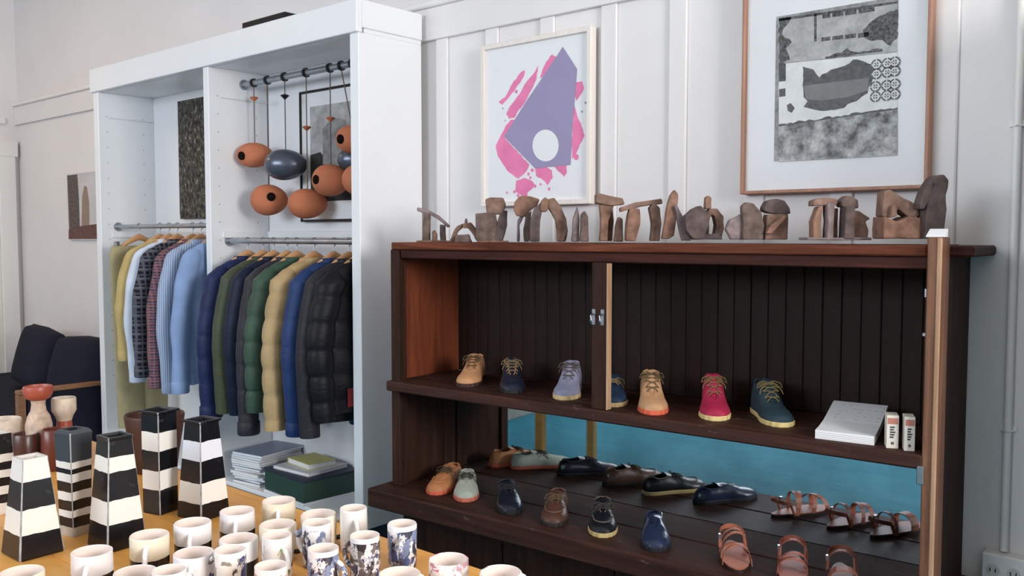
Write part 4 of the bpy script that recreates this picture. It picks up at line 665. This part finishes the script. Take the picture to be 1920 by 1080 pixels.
lathe_pot('footed_bowl', 'cream bowl on a brown foot cut off by the left edge', 'bowl', 'c', [('foot', [(.05,0),(.052,.004),(.045,.05),(.04,.08)], brown_clay), ('bowl_top', [(.042,.078),(.050,.088),(.052,.10),(.052,.138),(.049,.141),(.047,.135),(.05,.105),(.003,.095)], pale_clay)])
lathe_pot('brown_jar', 'low brown glazed jar beside the cream bottle vase', 'jar', 'm', [('jar_body', [(.03,0),(.036,.004),(.042,.05),(.038,.10),(.034,.108),(.03,.106),(.028,.05),(0,.04)], brown_clay)])
lathe_pot('brown_jar', 'brown glazed jar half hidden behind the slender vase', 'jar', 'm2', [('jar_body', [(.028,0),(.033,.004),(.036,.06),(.034,.118),(.03,.122),(.027,.12),(.025,.05),(0,.04)], plain('red_brown_glaze', (104,52,40), .3, .5))])
lathe_pot('brown_planter', 'dark brown flared pot behind the tall slim vase', 'pot', 'pot', [('pot_body', [(.055,0),(.06,.004),(.066,.05),(.078,.12),(.084,.165),(.082,.17),(.076,.168),(.068,.12),(.052,.04),(0,.035)], plain('dark_planter', (70,42,32), .5, .4))])

# ------------------------------------------------------------ shoes
def shoe_mat(name, rgb, rough=.6): return plain(name, rgb, rough, .4, 0, .10, 16, .08)
def make_shoe(label, toe, heading, colr, sole_rgb, lace_rgb, hgt=.10, L=.262, W=.094, rough=.6, z=.89, stitch=None, laces=True, sole_t=.014, boat=False):
    mt = shoe_mat('leather_'+label.replace(' ', '_')[:30], colr, rough); sm = plain('sole_'+label.replace(' ', '_')[:30], sole_rgb, .6); lm = plain('lace_'+label.replace(' ', '_')[:30], lace_rgb, .8)
    # local: +y towards the toe
    a = R(heading); d = Vector((math.cos(a), math.sin(a), 0)); c = Vector((toe[0], toe[1], z))-d*(L/2)
    g = empty('shoe', c, a-math.pi/2); tag(g, label, 'shoe', 'shoes on the cabinet shelves')
    def ip(t, pts):
        for (t0, v0), (t1, v1) in zip(pts, pts[1:]):
            if t <= t1:
                q = (t-t0)/(t1-t0); q = q*q*(3-2*q); return v0+(v1-v0)*q
        return pts[-1][1]
    wP = [(0,.30),(.04,.56),(.12,.70),(.3,.72),(.45,.76),(.6,.92),(.72,1.0),(.85,.90),(.94,.66),(.985,.38),(1,.22)]
    hP = [(0,hgt*.92),(.06,hgt),(.22,hgt*.90),(.36,hgt*.98),(.46,max(hgt*.86,.066)),(.60,.060),(.72,.049),(.85,.043),(.94,.036),(1,.018)]
    gP = [(0,0),(.05,.010),(.14,.024),(.28,.026),(.38,.020),(.50,.014),(.62,.008),(.66,0),(1,0)]
    ts = [0,.02,.05,.09,.14,.2,.26,.32,.38,.43,.48,.53,.58,.63,.67,.72,.77,.82,.87,.91,.945,.97,.99,1]
    n = 11; LR = {-1: [], 1: []}
    zs = sole_t
    def sec(t, s_):
        w = W/2*ip(t, wP); h = ip(t, hP); gg = min(ip(t, gP), w*.8); pts = []
        fm = math.acos(min(1, gg/w)) if w > 0 else math.pi/2
        sh_ = 1-.10*math.sin(min(1,t*3)*math.pi)*0
        for k in range(n):
            f_ = fm*k/(n-1); x = w*math.cos(f_); z_ = (h-zs)*(math.sin(f_)/max(.01, math.sin(fm)))**.85
            bul = 1+.05*math.sin(math.pi*k/(n-1)); pts.append((s_*x*bul if k < n-1 else s_*x, (t-.5)*L+(.012*(k/(n-1)) if t < .1 else 0), zs*.8+z_))
        return pts
    up = MB()
    for s_ in (-1, 1): up.loft([sec(t, s_) for t in ts], False, False, True, False)
    m0 = sec(0, 1); m1 = sec(0, -1); up.add(m0+m1, [(k, k+1, n+k+1, n+k) for k in range(n-1)], True)
    m0 = sec(1, 1); m1 = sec(1, -1); up.add(m0+m1, [(k, k+1, n+k+1, n+k) for k in range(n-1)], True)
    u = up.build('upper', mt, g); so_ = u.modifiers.new('thickness', 'SOLIDIFY'); so_.thickness = .0032; so_.offset = -1
    # sole
    outl = []
    for t in ts: outl.append((W/2*ip(t, wP)*1.05, (t-.5)*L*1.015))
    ol = [(x, y) for x, y in outl]+[(-x, y) for x, y in outl[::-1]]
    MB().loft([[(x*.96,y*.99,0) for x,y in ol],[(x,y,.002) for x,y in ol],[(x,y,sole_t-.001) for x,y in ol],[(x*.97,y*.995,sole_t+.001) for x,y in ol]], smooth=False).build('sole', sm, g)
    MB().loft([[(x*.80,y*.90-.004,sole_t-.001) for x,y in ol],[(x*.80,y*.90-.004,sole_t+.004) for x,y in ol]], smooth=False).build('insole', M['void'] if sum(colr) < 200 else plain('insole_'+label[:16], (70,52,42), .8), g)
    # tongue
    rr = []
    for k in range(9):
        t = .66-.34*k/8; w = .010+.016*(k/8); h = ip(t, hP)+(.014*(k/8)**2)-.004
        rr.append([(-w,(t-.5)*L,h-.006),(-w*.5,(t-.5)*L,h-.001),(0,(t-.5)*L,h+.0005),(w*.5,(t-.5)*L,h-.001),(w,(t-.5)*L,h-.006),(0,(t-.5)*L,h-.006)])
    MB().loft(rr).build('tongue', mt, g)
    if laces:
        lb_ = MB(); rows = [.60,.55,.50,.45,.40] if hgt > .08 else [.60,.55,.50,.45]
        for k, t in enumerate(rows):
            gx = ip(t, gP)+.010; hh = ip(t, hP); t2 = rows[min(k+1, len(rows)-1)]; h2 = ip(t2, hP); g2 = ip(t2, gP)+.010
            for s_ in (-1, 1):
                lb_.tube([(s_*gx,(t-.5)*L,hh-.003),(s_*gx*.4,(t*.6+t2*.4-.5)*L,hh*.6+h2*.4+.004),(-s_*g2*.5,(t*.25+t2*.75-.5)*L,hh*.25+h2*.75+.004),(-s_*g2,(t2-.5)*L,h2-.003)], .0017, 5)
        t = rows[-1]; y0 = (t-.5)*L; h0 = ip(t, hP)
        for s_ in (-1, 1):
            lb_.tube([(0,y0,h0+.004),(s_*.016,y0+.004,h0+.010),(s_*.034,y0+.008,h0+.004),(s_*.040,y0+.014,h0-.010),(s_*.030,y0+.014,h0-.006),(s_*.012,y0+.008,h0+.004),(0,y0+.002,h0+.004)], .0017, 5)
            lb_.tube([(0,y0,h0+.004),(s_*.014,y0+.016,h0+.003),(s_*.032,y0+.028,h0-.014),(s_*.036,y0+.034,h0-.026)], .0015, 5)
        lb_.build('laces', lm, g)
    # collar binding and toe seam
    cb = [];
    for s_ in (1, -1):
        seq = [t for t in ts if .02 <= t <= .64]; seq = seq if s_ == 1 else seq[::-1]
        for t in seq: p = sec(t, s_)[-1]; cb.append((p[0], p[1], p[2]+.0008))
    cb2 = cb[:len(cb)//2][::-1]+cb[len(cb)//2:][::-1]
    MB().tube(cb2, .0022, 5).build('collar_binding', stitch or mt, g)
    if boat:
        cur = [(x_*W/2*.72, (.64+.24*math.sqrt(max(0,1-x_*x_))-.5)*L, ip(.66+.22*math.sqrt(max(0,1-x_*x_)), hP)*(1-.18*x_*x_)+.001) for x_ in [q/8 for q in range(-8, 9)]]
        MB().tube(cur, .0022, 5).build('toe_seam', stitch or mt, g)
    return g
CAMDIR = -49
HD = lambda p, off=0: math.degrees(math.atan2(-p[1], -p[0]))+off
U = SHOE_UP; Lw = SHOE_LOW
tanst = plain('tan_binding', (190,140,90), .7)
make_shoe('tan laced ankle shoe, first on the middle shelf', U[0], HD(U[0],-12), (206,150,108), (60,40,34), (96,72,48), .098)
make_shoe('black navy ankle shoe on the middle shelf beside the tan one', U[1], HD(U[1],2), (34,38,56), (22,22,28), (130,110,80), .10, rough=.35, stitch=tanst)
make_shoe('lavender grey suede ankle shoe with cream sole', U[2], HD(U[2],-8), (146,146,172), (206,180,130), (84,74,70), .108)
make_shoe('navy shoe half hidden behind the cabinet divider', U[3], HD(U[3],0), (30,50,76), (176,150,106), (120,104,76), .075)
make_shoe('tan suede ankle boot with a red sole on the middle shelf', U[4], HD(U[4],4), (196,150,112), (212,96,68), (96,80,56), .112)
make_shoe('crimson red ankle boot with cream sole', U[5], HD(U[5],3), (168,36,72), (214,190,132), (120,96,60), .112)
make_shoe('dark green blue ankle boot turned towards the catalogues', U[6], HD(U[6],18), (38,58,68), (206,184,124), (128,112,70), .110)
make_shoe('tan leather boat shoe with red sole on the lower shelf', Lw[0], HD(Lw[0],-22), (188,124,80), (206,96,70), (74,62,44), .070, z=.475, boat=True)
make_shoe('pale sage green shoe with a red sole on the lower shelf', Lw[1], HD(Lw[1],-2), (172,178,166), (196,104,84), (58,56,44), .066, z=.475)
make_shoe('navy leather lace-up shoe on the lower shelf', Lw[2], HD(Lw[2],4), (30,32,46), (20,20,24), (36,34,40), .068, rough=.3, z=.475, stitch=plain('dark_binding',(44,44,58),.6))
make_shoe('dark brown moccasin boat shoe on the lower shelf', Lw[3], HD(Lw[3],-6), (86,58,48), (40,32,30), (98,78,54), .070, rough=.4, z=.475, boat=True, stitch=plain('brown_binding',(120,86,70),.6))
make_shoe('black boat shoe with a cream sole on the lower shelf', Lw[4], HD(Lw[4],0), (26,27,34), (196,172,116), (60,56,52), .070, rough=.35, z=.475, boat=True, stitch=plain('grey_binding',(110,96,84),.6))
make_shoe('shiny navy slip-on shoe on the lower shelf beside the sandals', Lw[5], HD(Lw[5],2), (40,50,76), (26,28,36), (30,30,40), .062, rough=.25, z=.475, laces=False)
def make_sandal(label, toe, heading, rgb, variant):
    L, W = .255, .092; a = R(heading); d = Vector((math.cos(a), math.sin(a), 0)); c = Vector((toe[0], toe[1], .475))-d*(L/2)
    g = empty('sandal', c, a-math.pi/2); tag(g, label, 'sandal', 'sandals on the lower shelf')
    mt = plain('sandal_leather_%d' % variant, rgb, .5, .4, 0, .1, 14); dk = plain('sandal_sole_%d' % variant, (40,28,24), .6)
    o_ = []
    for k in range(40):
        t = 2*math.pi*k/40; y = L/2*math.cos(t); q = (y/L+.5); w = W/2*(.66+.34*math.sin(min(1,max(0,q))*math.pi*.62)**2); o_.append((w*math.sin(t)*(1 if abs(math.sin(t)) > .3 else 1), y))
    MB().loft([[(x,y,0) for x,y in o_],[(x,y,.010) for x,y in o_]], smooth=False).build('sole', dk, g)
    MB().loft([[(x*.97,y*.98,.010) for x,y in o_],[(x*.98,y*.985,.014) for x,y in o_]], smooth=False).build('footbed', mt, g)
    def strap(y0, y1, h, w=.009, x0=-.043, x1=.043):
        up_ = []; 
        for k in range(13):
            q = k/12; ang = math.pi*q; x = x0+(x1-x0)*(1-math.cos(ang))/2; y = y0+(y1-y0)*q; z_ = .010+h*math.sin(ang)**.7
            up_.append([(x,y-w,z_),(x,y+w,z_),(x*.96,y+w,z_+.003),(x*.96,y-w,z_+.003)])
        MB().loft(up_, smooth=False).build('strap', mt, g)
    if variant == 0: strap(.02,.085,.050); strap(.085,.02,.052); strap(-.05,.03,.066,.008); strap(-.05,-.02,.070,.007)
    elif variant == 1: strap(.05,.06,.048,.011); strap(.0,.055,.054,.009); strap(-.06,-.05,.066,.008)
    else: strap(.04,.05,.046,.020); strap(-.055,-.045,.064,.008)
    if True:
        hl = [(.036*math.cos(t), -.075-.045*math.sin(t), .05+.012*math.sin(t)) for t in [math.pi*k/12 for k in range(13)]]
        MB().loft([[(x,y,z_-.007),(x*1.06,y-.001,z_-.007),(x*1.06,y-.001,z_+.007),(x,y,z_+.007)] for x,y,z_ in hl], smooth=False).build('heel_strap', mt, g)
        for s_ in (-1,1): MB().tube([(s_*.036,-.075,.05),(s_*.038,-.06,.012)], .005, 6).build('strap_loop', mt, g)
    MB().box(.036,.044,-.062,-.048,.040,.056).build('buckle', M['steel'], g, bevel=.001)
sl_ = ['brown leather sandal with crossed toe straps','reddish brown strappy sandal in the middle of the three','brown sandal with a wide toe strap next to the cabinet post']
for i, p in enumerate(SANDALS): make_sandal(sl_[i], p, HD(p, (6,0,4)[i]), [(176,104,78),(150,80,62),(130,72,54)][i], i)

# ------------------------------------------------------------ catalogues and small cartons on the middle shelf
cg = empty('catalogue_stack', on_cab(1.66, .03, .89), CROT+R(4)); tag(cg, 'stack of white paper catalogues curling up at the back on the middle shelf', 'paper stack')
W_ = .155
def sheet_prof(off): return [(0, .002+off), (.05, .003+off), (.12, .010+off), (.19, .024+off), (.25, .036+off), (.275, .040+off)]
rings = []
for (y, z0), (_, z1) in zip(sheet_prof(-.002), sheet_prof(.022)):
    s_ = -.02*y/.275
    rings.append([(s_,y,z0),(s_+W_,y,z0),(s_+W_,y,z1),(s_,y,z1)])
MB().loft(rings, smooth=False).build('paper_block', M['paper'], cg)
for k in range(4): 
    z0 = .003+.005*k; MB().box(-.0006, W_+.0006, -.0008, .0, z0, z0+.0008).build('page_edge', plain('page_edge_grey',(196,192,186),.7), cg)
mk = MB()
for r_ in range(5):
    for q in range(7):
        if random.random() < .35: continue
        y = .14+r_*.026; zt = .010+.022+(y-.12)/.07*.014 if y < .19 else .024+.022+(y-.19)/.06*.012; x = .015+q*.019
        mk.box(x, x+.006, y, y+.0028, zt-.003, zt+.0007)
mk.build('printed_mark', plain('ink_grey',(120,120,132),.7), cg)
def carton(label, p, rz, w, d, h):
    g = empty('small_carton', (p[0], p[1], .89), R(rz)); tag(g, label, 'carton', 'small cartons at the shelf end')
    MB().box(-w/2,w/2,0,d,0,h).build('carton_body', plain('carton_card_'+label[:8], (222,214,202), .6), g, bevel=.001)
    MB().box(-w*.42,w*.42,-.0006,.0,h*.74,h*.92).build('red_mark', plain('carton_red',(190,120,104),.6), g)
    for i in range(5): MB().box(-w*.22,w*.22*(.4+.6*((i*7)%3)/2),-.0006,.0,h*.32+i*h*.075,h*.32+i*h*.075+h*.045).build('dark_mark', plain('carton_ink',(60,58,62),.6), g)
    MB().box(-w*.12,w*.12,-.0006,.0,h*.12,h*.20).build('stamp_mark', plain('carton_ink2',(90,86,88),.6), g)
carton('small printed white carton next to the catalogues', BOXES[0], 24, .030, .05, .088)
carton('small printed white carton closest to the cabinet post', BOXES[1], 24, .026, .05, .090)

# ------------------------------------------------------------ little clay assemblages along the cabinet top
claym = [plain('weathered_clay_%d' % i, c, .85, .2, 0, .24, 26, .6) for i, c in enumerate(((134,118,118),(134,106,94),(112,94,88),(142,108,92),(98,84,82)))]
SL = {'arch with a sloping lintel':'leftmost clay arch with a sloping curved lintel','low':'low dark clay arch, smallest on the cabinet top','stack':'clay block carrying a smaller block on top','curvedslab':'clay piece with a big rounded grey slab on thin legs','twinleg':'pointed clay arch of two curved legs with a knob between','tombs':'pair of small upright grey clay slabs','flatroof':'clay piece with a flat brown roof slab over two legs','longlintel':'brown clay gateway with a long rising lintel','tallpoint':'tall pointed clay slab with a pale slab leaning on it','knobarch':'rounded clay arch with a knob on top','leafslabs':'clay group of leaf-shaped slabs with a reddish disc','crowded':'crowded clay cluster of posts under small roof pieces','gable':'chunky brown clay block with a gabled top','darkpair':'tallest dark clay slab with another slab leaning against it'}
for si, (nm, loc, pcs) in enumerate(SCULPT):
    g = empty('clay_sculpture', (loc[0], loc[1], 1.4262), R(41)); tag(g, SL[nm], 'sculpture', 'clay assemblages on the cabinet top')
    for k, (poly, th, off) in enumerate(pcs):
        mt = claym[(si+k*2)%5]
        if nm == 'darkpair': mt = claym[4]
        if nm in ('flatroof','longlintel','gable'): mt = claym[(1,3,1,3)[k%4]]
        # jittered outline for a hand-broken edge
        P_ = []
        for i in range(len(poly)):
            a_, b_ = poly[i], poly[(i+1)%len(poly)]; P_.append(a_)
            if math.dist(a_, b_) > .03: P_.append(((a_[0]+b_[0])/2+random.uniform(-.0018,.0018), max(0,(a_[1]+b_[1])/2+random.uniform(-.0018,.0018))))
        MB().prism(P_, -off-th/2, -off+th/2).build('clay_piece', mt, g, bevel=.004, seg=2)
